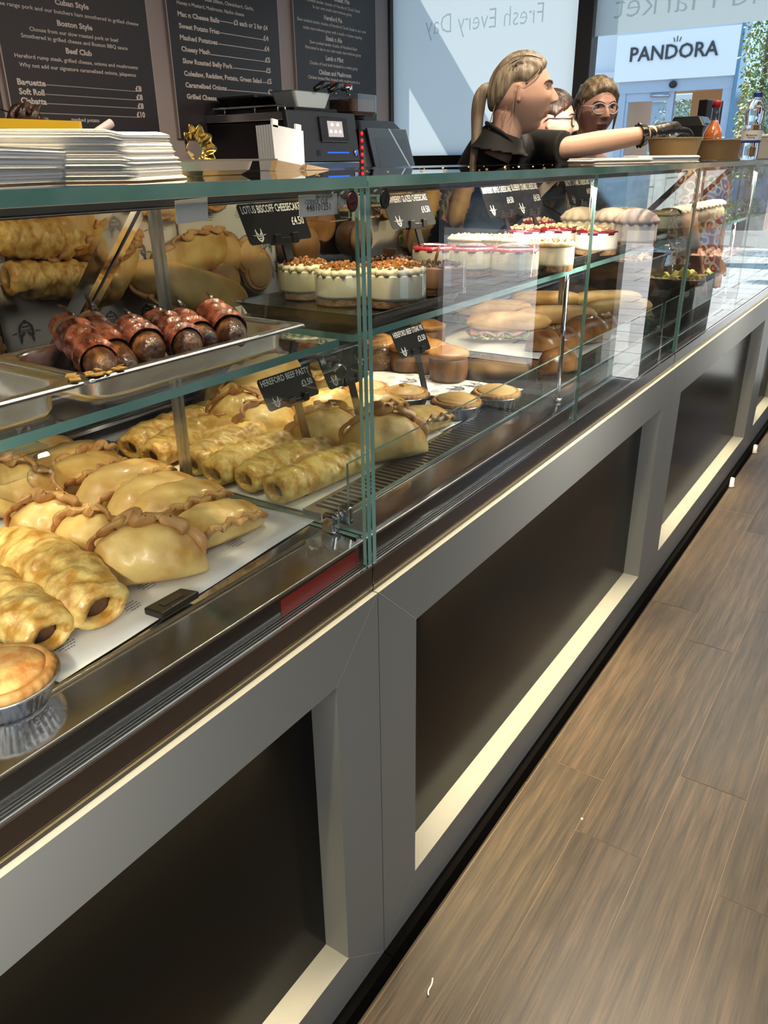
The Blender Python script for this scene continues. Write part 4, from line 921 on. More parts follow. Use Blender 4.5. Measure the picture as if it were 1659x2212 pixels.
def leader(t, pts):                                    # printed dotted / ruled lines between dish and price
    m = MB()
    for (x0, b0, x1, dotted) in pts:
        A = at_x(x0, b0, XM+.001); B = at_x(x1, b0, XM+.001); y = A.y; st = .0075 if dotted else (B.y-A.y)
        while y < B.y-.002:
            w = .0042 if dotted else st
            m.add([(XM+.0011, y, A.z), (XM+.0011, y+w, A.z), (XM+.0011, y+w, A.z+.0036), (XM+.0011, y, A.z+.0036)], [(0, 1, 2, 3)]); y += st
    m.build('leader_line', text_m, t, recalc=False)
yb = at_x(8, 180, XM).y
b1 = board('leftmost black menu board, listing Cuban, Boston and Beef Club rolls priced from £8', 2.325, 3.158, 1.52, [
    ('Cuban Style', 119, 9, 192, 10), ('Free range pork and our butchers ham smothered in grilled cheese', -12, 8, 299, 7.5), ('Boston Style', 124, 55, 200, 10),
    ('Choose from our slow roasted pork or beef', 64, 66, 256, 7.5), ('Smothered in grilled cheese and Boston BBQ sauce', 46, 80, 276, 7.5), ('Beef Club', 143, 115, 199, 10),
    ('Hereford rump steak, grilled cheese, onions and mushrooms', 32, 123, 298, 7.5), ('Why not add our signature caramelised onions, jalapenos', 42, 143, 294, 7.5),
    ('Baguette', 38, 182, 99.6, 11), ('£8', 293, 197, 306.5, 10), ('Soft Roll', 42, 203, 97, 11), ('£8', 295, 215.5, 309, 10), ('Ciabatta', 46, 223, 102, 11), ('£8', 298, 234.5, 311, 10), ('Bowl', 50, 244, 82, 11), ('£10', 296, 253, 314, 10),
    ('Sweet potato', 52, 258, 105, 7), ('mashed potato', 155, 262, 215, 7)])
leader(b1, [(101, 184, 292, True), (98, 204.5, 294, True), (103, 224.5, 297, True), (83, 245, 295, True)])
b2 = board('middle black menu board, listing sides from mac n cheese balls to grilled cheese', 3.30, 4.165, 1.555, [
    ('Blue Stilton, Chimichurri, Garlic,', 443, 2, 548, 7), ('Honey n Mustard, Mushroom, Nacho cheese', 382, 8, 527, 7), ('Mac n Cheese Balls', 384, 34, 474, 9), ('£3 each or 2 for £4', 505, 53, 578, 9),
    ('Sweet Potato Fries', 387, 60, 474, 9), ('£4', 569, 87, 580, 9), ('Mashed Potatoes', 389, 85, 470, 9), ('£4', 571.6, 110, 582, 9), ('Cheesy Mash', 392, 110, 454, 9), ('£5', 573, 134, 584, 9), ('Slow Roasted Belly Pork', 395, 136, 503, 9), ('£5', 575, 157, 585, 9),
    ('Coleslaw, Redslaw, Potato, Green Salad', 398, 163, 565, 9), ('£5', 577, 180.5, 587, 9), ('Caramelised Onions', 401, 188, 490, 9), ('£1', 579, 203, 588, 9), ('Grilled Cheese', 404, 213, 469, 9)])
leader(b2, [(475, 46, 503, False), (475, 71.5, 568, False), (471, 95.5, 570, False), (455, 118.5, 572, False), (504, 147.5, 574, False), (566, 178.5, 576, False), (491, 195, 578, False), (470, 217, 560, False)])
b3 = board('right-hand black menu board of small text, listing Hereford, ale, lamb and chicken pies', 4.315, 5.19, 1.58, [
    ('Steak Pie', 722, 2, 755, 8.6), ('Slow cooked tender chunks of Hereford Chuck Steak', 648, -2, 778, 6), ('In our own made marrowbone gravy', 676, 17, 760, 6), ('Hereford Pie', 700, 42, 739, 8.6), ('Slow cooked tender chunks of Hereford Chuck Steak in our own', 642, 43, 790, 6), ('made marrowbone gravy with a mash n cheese topping', 655, 61, 781.5, 6),
    ('Steak n Ale', 704, 87, 739, 8.6), ('Slow cooked tender chunks of Hereford Beef', 669, 93, 771.5, 6), ('Marinated in ale in our own made marrowbone gravy', 659.5, 104, 780, 6), ('Lamb n Mint', 704, 130, 742, 8.6), ('Chunks of local lamb braised in a minty gravy', 669, 138, 773, 6),
    ('Chicken and Mushroom', 689, 160, 759, 8.6), ('Chicken breast fillet braised with mushrooms in a', 666, 169, 777, 6), ('white cream sauce', 704, 186, 746, 6)])
b0 = thing('menu_board', 'edge of a further black menu board cut off by the left side of the picture', 'menu board', (XM, 1.85, 1.52), 'black menu boards on the back wall')
MB().box(XB+.001, XM, 1.46, 2.285, 1.52, 2.86).build('panel', board_m, b0)

bc = thing('back_worktop', 'dark worktop along the menu wall under the coffee machines', 'worktop', (-2.6, 3.6, 0))
MB().box(XB+.002, -2.22, .6, 5.36, .02, .90).build('cupboard', M['black_matt'], bc); MB().box(XB+.002, -2.20, .6, 5.36, .90, .94).build('slab', M['gran'], bc)
ZW = .941
cm = thing('coffee_machine', 'black espresso machine with a lit touch screen and blue light bar', 'coffee machine', (-2.62, 3.8, ZW))
body_m = mat('machine_black', (.008, .008, .009), .35); panel_m = mat('machine_graphite', (.035, .038, .044), .38)
MB().box(-2.935, -2.36, 3.505, 4.05, ZW+.03, 1.63).build('body', body_m, cm, bevel=.01)
MB().box(-2.94, -2.345, 3.498, 4.06, 1.632, 1.672).build('top_rim', M['brushed'], cm, bevel=.004)
MB().box(-2.90, -2.33, 3.52, 4.05, ZW, ZW+.03).build('foot_base', M['dark'], cm)
r = MB()
for a, b in (((-2.895, 3.51), (-2.365, 3.51)),): r.tube([(a[0], a[1], 1.672), (a[0]+.012, a[1], 1.702), (b[0]-.012, b[1], 1.702), (b[0], b[1], 1.672)], .005, 8)
for x in (-2.80, -2.58, -2.42): r.tube([(x, 3.51, 1.671), (x, 3.51, 1.701)], .004, 8)
r.build('cup_rail', M['chrome'], cm, smooth=True)
pz0, pz1, py0, py1 = 1.432, 1.678, 3.47, 4.075
def PN(u, v, d=0): return Vector((-2.335+.035*(1-v)+d, py0+(py1-py0)*u, pz0+(pz1-pz0)*v))
def slab(u0, u1, v0, v1, d0, d1): return MB().loft([[PN(u0, v0, d0), PN(u1, v0, d0), PN(u1, v1, d0), PN(u0, v1, d0)], [PN(u0, v0, d1), PN(u1, v0, d1), PN(u1, v1, d1), PN(u0, v1, d1)]], 0, True, True)
slab(0, 1, 0, 1, -.03, 0).build('control_panel', panel_m, cm, bevel=.006)
sc_ = slab(.42, .84, .40, .90, .0005, .012).build('touch_screen', mat('dark_glass_screen', (.012, .010, .010), .08, coat=.6), cm, bevel=.003)
slab(.53, .755, .50, .82, .0122, .0128).build('display', mat('lit_display', (.4, .38, .40), .4, emit=((.62, .58, .62), .55)), sc_)
ic = MB()
for u, v in ((.60, .73), (.685, .73), (.57, .59), (.64, .59), (.71, .59)): ic.lathe([(.0006, .0), (.014, .0), (.0005, .0004)], 14, PN(u, v, .013), 0, True, Matrix.Rotation(PI/2, 4, 'Y'))
ic.build('icon', mat('display_icon', (.6, .6, .55), .5, emit=((.85, .80, .66), .8)), sc_)
slab(.50, .83, .165, .195, .0005, .003).build('light_bar', mat('blue_light_bar', (.02, .06, .8), .4, emit=((.01, .08, 1.0), 1.6)), cm)
MB().lathe([(.012, 0), (.018, .002), (.018, .004), (.012, .005)], 24, PN(.94, .17, .001), 0, False, Matrix.Rotation(PI/2, 4, 'Y')).build('button_ring', M['alu'], cm, smooth=True)
MB().lathe([(.0005, .0), (.0125, .001), (.0125, .004), (.0005, .0045)], 24, PN(.94, .17, .0006), 0, False, Matrix.Rotation(PI/2, 4, 'Y')).build('power_button', mat('blue_button', (.02, .06, .8), .4, emit=((.02, .10, 1.0), 1.4)), cm, smooth=True)
slab(.345, .40, .12, .23, .0005, .002).build('socket_cover', M['black'], cm)
MB().box(-2.36, -2.30, 3.49, 4.07, 1.34, 1.43).build('chrome_front', M['steel'], cm, bevel=.006)
MB().box(-2.72, -2.40, 3.62, 4.0, 1.673, 1.70).build('drip_cover', M['black'], cm, bevel=.006)
# black sloping lid and the knock-out tin with portafilters lying on top of the machine
lidb = thing('plastic_tray', 'black flared plastic tray on top of the espresso machine', 'tray', (-2.62, 3.76, 1.701))
MB().loft([rr(-2.86, -2.70, 3.60, 3.90, .02, 1.7015), rr(-2.90, -2.60, 3.54, 3.98, .03, 1.750), rr(-2.90, -2.60, 3.54, 3.98, .03, 1.760)], 0, True, True).build('tray_body', M['black'], lidb)
tin = thing('steel_container', 'open steel container lying on top of the espresso machine', 'container', (-2.48, 3.78, 1.701))
MB().loft([rr(-2.56, -2.41, 3.66, 3.91, .015, 1.7015), rr(-2.565, -2.40, 3.62, 3.95, .02, 1.775), rr(-2.57, -2.395, 3.615, 3.955, .02, 1.778), rr(-2.555, -2.41, 3.63, 3.94, .02, 1.776), rr(-2.55, -2.42, 3.67, 3.90, .015, 1.708)], 0, True, True).build('tin_body', mat('window_lit_tin', (.62, .68, .69), .38, .25), tin)  # pale colour stands in for the window mirrored in the steel
red_h = mat('red_enamel', (.35, .02, .03), .3)
for k, (y, z, lb) in enumerate(((3.93, 1.785, 'portafilter with a black handle, left of the pair on the machine'), (4.06, 1.785, 'portafilter on the right of the pair, its red rim showing'))):
    pf = tag(thing('portafilter', lb, 'portafilter', (-2.42, y, z)), lb, 'portafilter', 'portafilters on the espresso machine')
    MB().tube([(-2.38, y-.15, z+.003), (-2.40, y-.06, z+.030), (-2.43, y+.03, z+.042)], [.013, .019, .017], 12).build('handle', M['black'], pf, smooth=True)
    MB().lathe([(.030, -.012), (.036, -.008), (.036, .012), (.032, .014), (.030, .0)], 24, (-2.45, y+.10, z+.03)).build('basket', M['chrome'], pf, smooth=True)
    MB().lathe([(.0345, .0125), (.0375, .014), (.0375, .021), (.0345, .022)], 24, (-2.45, y+.10, z+.03)).build('rim', red_h, pf, smooth=True)
    MB().tube([(-2.45, y+.10, z+.018), (-2.43, y+.085, z-.002), (-2.40, y+.06, z-.004)], .006, 8).build('spout', M['chrome'], pf, smooth=True)
g2 = thing('coffee_grinder', 'black coffee grinder with a sloping touch panel and clear bean hopper', 'coffee grinder', (-2.6, 4.40, ZW))
MB().loft([rr(-2.86, -2.29, 4.13, 4.72, .04, ZW+.001), rr(-2.86, -2.29, 4.13, 4.72, .04, 1.35), rr(-2.86, -2.36, 4.13, 4.66, .05, 1.60), rr(-2.84, -2.40, 4.16, 4.62, .06, 1.655)], 0, True, True).build('body', body_m, g2, smooth=False, bevel=.01)
def GP(u, v, d=0): return Vector((-2.286-.072*v+d, 4.20+(.49-.03*v)*u, 1.345+.27*v))
def gsl(u0, u1, v0, v1, d0, d1): return MB().loft([[GP(a, b, d0) for a, b in ((u0, v0), (u1, v0), (u1, v1), (u0, v1))], [GP(a, b, d1) for a, b in ((u0, v0), (u1, v0), (u1, v1), (u0, v1))]], 0, True, True)
gsl(.02, .96, .02, .98, .000, .012).build('touch_panel', mat('blue_black_glass', (.010, .013, .018), .06, coat=.7), g2, bevel=.004)
gsl(.14, .88, .15, .78, .0122, .0126).build('display', mat('dim_display', (.012, .013, .02), .1, coat=.5), g2)
dg = MB().loft([[GP(.52+.36*(1-v)-.02, v, d) for v in (.03, .98)] + [GP(.52+.36*(1-v)+.02, v, d) for v in (.98, .03)] for d in (.0127, .0133)], 0, True, True).build('chrome_line', M['alu'], g2)
lr = MB()
for k in range(6): lr.lathe([(.0005, 0), (.006, .001), (.0005, .002)], 10, (-2.31, 4.105, 1.39+k*.034), 0, False, Matrix.Rotation(PI/2, 4, 'Y'))
MB().box(-2.36, -2.312, 4.086, 4.124, 1.34, 1.60).build('red_lamp_strip', M['black'], g2); 
for k in range(6): MB().lathe([(.0005, 0), (.009, .002), (.011, .006), (.0005, .010)], 12, (-2.3119, 4.105, 1.392+k*.037), 0, False, Matrix.Rotation(PI/2, 4, 'Y')).build('red_lamp', mat('red_lamp', (.6, .01, .01), .4, emit=((1.0, .015, .02), 2.2)) if 'rl' not in M else M['rl'], g2, smooth=True)
MB().lathe([(.070, 1.657), (.080, 1.664), (.082, 1.675)], 28, (-2.52, 4.30, 0)).build('hopper_collar', M['black'], g2, smooth=True)
MB().loft([rr(-2.61, -2.42, 4.19, 4.41, .03, 1.676), rr(-2.62, -2.41, 4.17, 4.43, .03, 1.70), rr(-2.62, -2.41, 4.17, 4.43, .03, 1.792)], 0, True, False).build('bean_hopper', M['acrylic'], g2)
MB().loft([rr(-2.60, -2.43, 4.20, 4.40, .03, 1.677), rr(-2.61, -2.42, 4.185, 4.415, .03, 1.700), rr(-2.61, -2.42, 4.185, 4.415, .03, 1.765)], 0, True, True).build('coffee_beans', mat('brown_beans', (.09, .05, .03), .5, bump=(160, 1.0)), g2)

# ================================================================== ON TOP OF THE COUNTERS
nap_m = mat('white_napkin', (.88, .87, .84), .7, bump=(60, .1))
def napkins(loc, w, d, h, rot, label, seed, bend=.01, sheets=34, shear=0.0):
    t = thing('napkin_stack', label, 'napkins', loc, 'stacks of white paper napkins')
    lp = []; n = sheets*2
    for i in range(n+1):
        z = h*i/n; o = (.0009 if i % 2 else 0)+.004*noise.noise(Vector((seed, i*.33, 0))); q = []
        for (a, b, _) in rr(-w/2-o, w/2+o, -d/2-o, d/2+o, .010, 0, 4):
            zz = z*(1+.10*noise.noise(Vector((a*9, b*9, seed))))+bend*(1-(2*a/w)**2)*(z/h)+.0016*noise.noise(Vector((a*30, b*30, i*.7+seed)))*(z/h)
            q.append((a+shear*z+.006*noise.noise(Vector((i*.21, seed, 3)))*1, b+.004*noise.noise(Vector((i*.3, seed, 7))), max(zz, 0)))
        lp.append(q)
    MB().loft(lp, 0, True, True).build('folded_sheets', nap_m, t, local=True)
    t.rotation_euler.z = rot; return t
T0 = TOP+.0008
napkins((-.185, .595, T0), .150, .150, .046, .50, 'tall stack of white napkins on the near counter top, in front of the menu board', 2, .010, 34, -.35)
napkins((-.205, .470, T0), .135, .120, .030, .30, 'lower splayed stack of napkins at the left of the tall one', 5, .004, 24, .25)
napkins((-.110, .372, T0), .090, .060, .040, .2, 'end of a napkin stack cut off by the left edge of the picture', 9, .004, 16)
p = at_x(1330, 346, -.17)
napkins((-.200, 2.28, T0), .175, .150, .014, .85, 'thin folded napkin pile at the left, in front of the reaching arm', 11, .003, 6)
napkins((-.135, 2.52, T0), .175, .150, .018, .62, 'thin folded napkin pile nearest the kraft bowl', 14, .004, 7)
ft = thing('steel_tray', 'shallow steel tray with a cream lip on the near counter top, behind the napkins', 'tray', (-.34, .86, T0))
MB().loft([rr(-.415, -.285, .775, .945, .03, T0), rr(-.425, -.275, .765, .955, .035, T0+.006), rr(-.428, -.272, .760, .960, .036, T0+.0175), rr(-.440, -.258, .738, .985, .01, T0+.018), rr(-.440, -.258, .738, .985, .01, T0+.0205), rr(-.425, -.275, .765, .957, .036, T0+.020), rr(-.415, -.285, .775, .947, .03, T0+.006)], 0, True, True).build('tray_body', mat('pale_steel', (.70, .66, .58), .28, .85), ft)
gp = thing('gold_foil_case', 'gold scalloped foil case standing on the steel tray', 'foil case', (-.385, .935, T0+.0045))
MB().lathe([(.014, 0), (.021, .003), (.027, .014), (.0285, .0155), (.026, .014), (.020, .005)], 72, (0, 0, .031), 0, False, Matrix.Rotation(1.25, 4, 'Y') , lambda q, i: 1+.14*math.cos(9*q)*(1 if i in (2, 3, 4) else .3)).build('case', mat('gold_foil', (.42, .29, .08), .18, 1.0, bump=(80, .3)), gp, smooth=True, local=True)
yc = thing('yellow_crate', 'yellow plastic crate rim behind the napkins, at the left edge', 'crate', (-.62, .62, TOP+.0005))
MB().loft([rr(-.78, -.50, .30, .80, .02, TOP+.0006), rr(-.79, -.49, .29, .81, .02, TOP+.060), rr(-.80, -.48, .28, .82, .02, TOP+.062), rr(-.80, -.48, .28, .82, .02, TOP+.074), rr(-.785, -.495, .295, .805, .02, TOP+.074), rr(-.775, -.505, .305, .795, .02, TOP+.006)], 0, True, True).build('crate_body', mat('yellow_plastic', (.80, .50, .02), .4), yc)
a, b = at_x(216, 282, -.50), at_x(240, 266, -.50)
MBp = MB().tube([a-(b-a)*1.2, b], .0065, 12)
tag(MBp.build('paper_tube', mat('pink_grey_tube', (.52, .42, .42), .4), smooth=True), 'pale rolled paper tube standing up in the yellow crate', 'tube')
MB0 = MB()
op = thing('order_pad', 'thick white pad of order slips standing on the counter top, clips at its top edge', 'order pad', (-.62, 1.40, T0))
c = [at_x(*q_, -.62) for q_ in ((597, 372), (659, 372), (655, 283), (586, 268))]
zb = T0; c[0].z = c[1].z = zb
MB().loft([[q_+Vector((-.035*f_, -.010*f_+.0006*((int(f_*12)) % 2), -.002*f_)) if q_.z > zb+.01 else q_+Vector((-.035*f_, -.012*f_, 0)) for q_ in c] for f_ in [k/12 for k in range(13)]], 0, True, True).build('sheets', mat('white_paper', (.46, .48, .51), .6), op)
for u in (.12, .85):
    k = c[3].lerp(c[2], u)+Vector((-.004, 0, -.004)); MB().loft([[k+Vector((s*.006-.002, y_, z_)) for y_, z_ in ((-.009, 0), (.009, -.002), (.010, .014), (-.008, .016))] for s in (0, 1)], 0, True, True).build('clip', M['white'], op, bevel=.001)
kb = thing('kraft_carton', 'opened brown kraft carton lid lying before the order pad', 'carton', tuple(at_x(650, 368, -.55)[:2])+(T0,))
kraft = mat('kraft_card', (.33, .225, .12), .7, bump=(120, .1)); kraft_in = mat('kraft_bowl', (.40, .26, .115), .55, bump=(90, .08))
q = [at_x(*s_, -.55) for s_ in ((594, 371), (660, 371), (654, 357), (600, 346))]; q[0].z = q[1].z = T0
MB().loft([q, [p_+Vector((-.018, .004, 0)) for p_ in q]], 0, True, True).build('lid_flap', kraft, kb)
q = [at_x(*s_, -.54) for s_ in ((661, 371), (712, 369), (708, 364), (664, 355))]; q[0].z = q[1].z = T0
MB().loft([q, [p_+Vector((-.02, .008, 0)) for p_ in q]], 0, True, True).build('side_flap', kraft, kb)
cr = MB(); rnd = random.Random(3)
for k in range(34):
    x, y = rnd.uniform(-.42, -.03), rnd.uniform(.7, 2.2); e = rnd.uniform(.0005, .0014); cr.box(x-e, x+e, y-e*1.6, y+e*1.6, TOP+.0002, TOP+e*1.2)
o = cr.build('pastry_crumbs', mat('crumb', (.72, .52, .22), .7)); tag(o, 'scattered pastry crumbs on the glass tops behind the lock', 'crumbs', kind='stuff')

# right-hand end: bowls, bottles, card machine
def bowl(cx, cy, r, h, label, lid=False):
    t = thing('kraft_bowl', label, 'bowl', (cx, cy, T0), 'brown kraft paper bowls')
    MB().lathe([(r*.80, 0), (r*.82, .002), (r, h-.003), (r*1.02, h-.002), (r*1.02, h+.001), (r*.985, h), (r*.80, .006), (.0005, .006)], 48, (cx, cy, T0)).build('bowl_body', kraft_in, t, smooth=False)
    if lid: MB().lathe([(r*1.03, h+.001), (r*1.03, h+.006), (r*.96, h+.010), (.0005, h+.011)], 48, (cx, cy, T0), cap=False).build('clear_lid', M['acrylic'], t, smooth=True)
    return t
bowl(-.235, 3.02, .088, .074, 'brown kraft bowl under the gloved hand')
bowl(-.300, 3.98, .118, .080, 'larger brown kraft bowl with a clear lid, right of the gloved hand', True)
wb = thing('water_bottle', 'clear plastic water bottle with a blue cap, at the front edge of the counter top', 'bottle', (-.052, 3.34, T0))
bp = [(.026, 0), (.031, .004), (.0325, .020), (.0315, .055), (.033, .062), (.0335, .100), (.0305, .112), (.029, .124), (.0320, .140), (.0325, .160), (.028, .182), (.018, .198), (.0125, .204), (.0125, .212)]
MB().lathe(bp, 40, (-.052, 3.34, T0)).build('bottle_body', mat('clear_bottle', (.96, .98, 1.0), .02, trans=1.0, ior=1.33), wb, smooth=True)
MB().lathe([(.0150, .2035), (.0150, .2180), (.0135, .2195), (.0005, .2195)], 28, (-.052, 3.34, T0), wob=lambda q, i: 1+.02*math.cos(28*q*.5)).build('cap', mat('blue_cap', (.015, .035, .22), .35), wb, smooth=False)
MB().lathe([(.0340, .066), (.0342, .098)], 40, (-.052, 3.34, T0), cap=False).build('label', mat('silver_label', (.60, .61, .64), .35), wb, smooth=True)
MB().lathe([(.0341, .0600), (.0342, .0662)], 40, (-.052, 3.34, T0), cap=False).build('blue_band', mat('blue_band', (.02, .06, .32), .4), wb, smooth=True)
lm = MB(); dcam = math.atan2(CAM.y-3.34, CAM.x+.052)
def onb(a, b): 
    th = dcam+a/.0345; return Vector((-.052+.0347*math.cos(th), 3.34+.0347*math.sin(th), T0+b))
put_text(lm, 'Brecon', lambda a, b: onb(a, .0795+b), .0095, .038, 'C', .02); put_text(lm, 'Carreg', lambda a, b: onb(a, .0725+b), .0070, .024, 'C', .02)
lm.build('label_print', ink, wb, recalc=False)
sb = thing('sauce_bottle', 'small bottle of orange hot sauce with a red cap, behind the kraft bowls', 'bottle', tuple(at_x(1538, 300, -.42)[:2])+(T0,))
sx, sy = sb.location.x, sb.location.y
spf = [(.030, 0), (.037, .004), (.038, .095), (.030, .115), (.017, .135), (.0145, .165), (.0145, .196)]
K_ = 1.18
MB().lathe([(r_*K_, z_*K_) for r_, z_ in spf], 36, (sx, sy, T0)).build('glass_body', M['acrylic'], sb, smooth=True)
MB().lathe([(r_*.95*K_, z_*K_+.001) for r_, z_ in spf[:5]]+[(.0145*K_, .145*K_), (.0005, .145*K_)], 36, (sx, sy, T0)).build('sauce', mat('orange_sauce', (.52, .15, .035), .25, sss=.2), sb, smooth=True)
MB().lathe([(.0175*K_, .192*K_), (.0175*K_, .212*K_), (.015*K_, .216*K_), (.0005, .216*K_)], 26, (sx, sy, T0)).build('cap', mat('red_cap', (.45, .015, .02), .35), sb, smooth=True)
MB().lathe([(.0388*K_, .010*K_), (.0388*K_, .060*K_)], 36, (sx, sy, T0), cap=False).build('label', mat('cream_label', (.66, .58, .46), .5), sb, smooth=True)
pr = thing('receipt_printer', 'black receipt printer behind the gloved hand', 'printer', tuple(at_x(1490, 300, -.62)[:2])+(T0,))
px_, py_ = pr.location.x, pr.location.y
MB().loft([rr(px_-.09, px_+.09, py_-.10, py_+.10, .01, T0), rr(px_-.09, px_+.09, py_-.10, py_+.10, .01, T0+.16), rr(px_-.075, px_+.06, py_-.085, py_+.085, .012, T0+.205)], 0, True, True).build('printer_body', M['black'], pr, bevel=.004)
MB().box(px_+.03, px_+.088, py_-.06, py_+.06, T0+.162, T0+.172).build('paper_slot', M['dark'], pr); MB().tube([(px_+.092, py_+.05, T0+.03), (px_+.10, py_+.04, T0+.09), (px_+.094, py_+.05, T0+.14)], .006, 8).build('cable', M['alu'], pr, smooth=True)
sd2 = thing('till_screen', 'tall black till screen seen edge-on behind the sauce bottle', 'till', tuple(at_x(1535, 300, -.60)[:2])+(T0,))
tx, ty = sd2.location.x, sd2.location.y
MB().box(tx-.10, tx+.08, ty-.09, ty+.09, T0, T0+.02).box(tx-.02, tx+.02, ty-.02, ty+.02, T0+.02, T0+.14).build('stand', M['black'], sd2)
MB().loft([[Vector((tx-.02, ty-.10, T0+.09)), Vector((tx+.02, ty+.10, T0+.09)), Vector((tx+.02, ty+.10, T0+.30)), Vector((tx-.02, ty-.10, T0+.30))], [Vector((tx-.07, ty-.09, T0+.09)), Vector((tx-.03, ty+.11, T0+.09)), Vector((tx-.03, ty+.11, T0+.30)), Vector((tx-.07, ty-.09, T0+.30))]], 0, True, True).build('screen_case', M['black'], sd2, bevel=.006)
gb = thing('grey_carton', 'pale grey carton at the right edge of the counter top, behind the water bottle', 'carton', tuple(at_x(1650, 330, -.22)[:2])+(T0,))
gx, gy = gb.location.x, gb.location.y
MB().box(gx-.12, gx+.06, gy-.12, gy+.22, T0, T0+.095).build('box', mat('grey_board', (.36, .36, .38), .6), gb, bevel=.003); MB().box(gx-.122, gx+.062, gy-.122, gy+.222, T0+.0955, T0+.108).build('lid', mat('white_board', (.62, .62, .64), .6), gb, bevel=.003)
# ================================================================== PEOPLE
def fuse(mb, name, mats, parent, voxel, fmat=None, smooth_it=2, bump=None):
    """overlapping closed shapes -> one continuous surface"""
    me = bpy.data.meshes.new('tmp'); me.from_pydata([tuple(p) for p in mb.v], [], mb.f)
    b = bmesh.new(); b.from_mesh(me); bmesh.ops.recalc_face_normals(b, faces=b.faces); b.to_mesh(me); b.free()
    ob = bpy.data.objects.new('tmp', me); C.objects.link(ob)
    r = ob.modifiers.new('r', 'REMESH'); r.mode = 'VOXEL'; r.voxel_size = voxel; r.adaptivity = 0
    if smooth_it:
        s = ob.modifiers.new('s', 'SMOOTH'); s.iterations = smooth_it; s.factor = .5
    dg = bpy.context.evaluated_depsgraph_get(); me2 = bpy.data.meshes.new_from_object(ob.evaluated_get(dg))
    bpy.data.objects.remove(ob); bpy.data.meshes.remove(me)
    me2.name = name; me2.materials.clear()
    for m_ in mats: me2.materials.append(m_)
    if fmat: me2.polygons.foreach_set('material_index', [fmat(p.center) for p in me2.polygons])
    else: me2.polygons.foreach_set('material_index', [0]*len(me2.polygons))
    me2.polygons.foreach_set('use_smooth', [True]*len(me2.polygons))
    off = world_loc(parent); me2.transform(Matrix.Translation(-off))
    o = bpy.data.objects.new(name, me2); C.objects.link(o); o.parent = parent
    return o
def G(x, s): return math.exp(-(x/s)**2)
def sstep(x, a, b): t = min(1, max(0, (x-a)/(b-a))); return t*t*(3-2*t)
def head_pt(d, female=True, age=0.0, k=0.0):
    """unit direction -> point of a head one unit tall, face to +x"""
    x, y, z = d; px, py, pz = .415*x, .335*y, .50*z
    if x < 0: px *= 1.06; pz = pz if z > 0 else pz*(1-.10*min(1, -x))
    low = max(0, -pz-.04)/.46
    py *= 1-.42*low**1.25
    if x < .15: px *= 1-.62*sstep(low, .15, .9)*(1 if x < 0 else 1-x/.15)
    else: px *= 1-.10*low
    f = sstep(x, .05, .5)
    ay = abs(py)
    if f > 0:
        px += f*(-.010*G(pz-.28, .16))
        nb = sstep(pz, -.135, -.085)*(1-sstep(pz, -.07, .135)); w = .032+.024*sstep(-pz, -.06, .10)
        px += f*.098*nb*G(py, w)
        px += f*.030*G(ay-.040, .026)*G(pz+.095, .030)
        px += f*.018*G(pz-.145, .035)*G(ay-.10, .10)
        px -= f*.040*G(ay-.135, .062)*G(pz-.070, .042)
        px += f*.020*G(ay-.20, .07)*G(pz+.06, .08)
        px += f*.032*G(py, .085)*(G(pz+.218, .022)+1.05*G(pz+.272, .026))
        px -= f*.020*G(py, .10)*G(pz+.243, .009)
        px -= f*.018*G(py, .11)*G(pz+.335, .03)
        px += f*.040*G(py, .10)*G(pz+.425, .065)
        px -= f*age*.014*G(ay-.105-.10*max(0, -.12-pz), .014)*sstep(-pz, .10, .2)*(1-sstep(-pz, .26, .34))
    return Vector((px, py, pz))
skin_y = mat('fair_skin', (.76, .45, .32), .48, sss=.2, mix=((.80, .51, .38), 6, .35, .65)); lip_y = mat('soft_lips', (.48, .20, .17), .35, sss=.2); blush = mat('flushed_cheek', (.50, .20, .14), .45, sss=.25)
skin_o = mat('ruddy_skin', (.58, .32, .24), .45, sss=.2, mix=((.64, .38, .30), 8, .35, .65)); lip_o = mat('dull_lips', (.28, .10, .09), .4, sss=.2)
blonde = mat('blonde_hair', (.19, .145, .098), .36, mix=((.45, .37, .26), 60, .38, .64, (1, 1, .12)), bump=(160, .7, (1, 1, .1))); brow_m = mat('brown_brow', (.11, .06, .035), .6)
darkh = mat('dark_brown_hair', (.016, .008, .006), .34, mix=((.085, .034, .020), 50, .4, .68, (1, 1, .15)), bump=(150, .8, (1, 1, .12))); ashen = mat('ash_blonde_hair', (.13, .095, .055), .4, mix=((.38, .29, .18), 50, .4, .65, (1, 1, .15)), bump=(150, .7, (1, 1, .12)))
black_cloth = mat('black_cotton', (.006, .006, .0065), .75, bump=(500, .2)); eye_w = mat('eye_white', (.62, .60, .58), .15); iris = mat('eye_iris', (.05, .07, .08), .1); glove_m = mat('black_nitrile', (.012, .011, .010), .30, bump=(60, .5), coat=.2)
def frame_of(yaw, pitch=0.0, roll=0.0):
    return Matrix.Rotation(yaw, 4, 'Z') @ Matrix.Rotation(pitch, 4, 'Y') @ Matrix.Rotation(roll, 4, 'X')
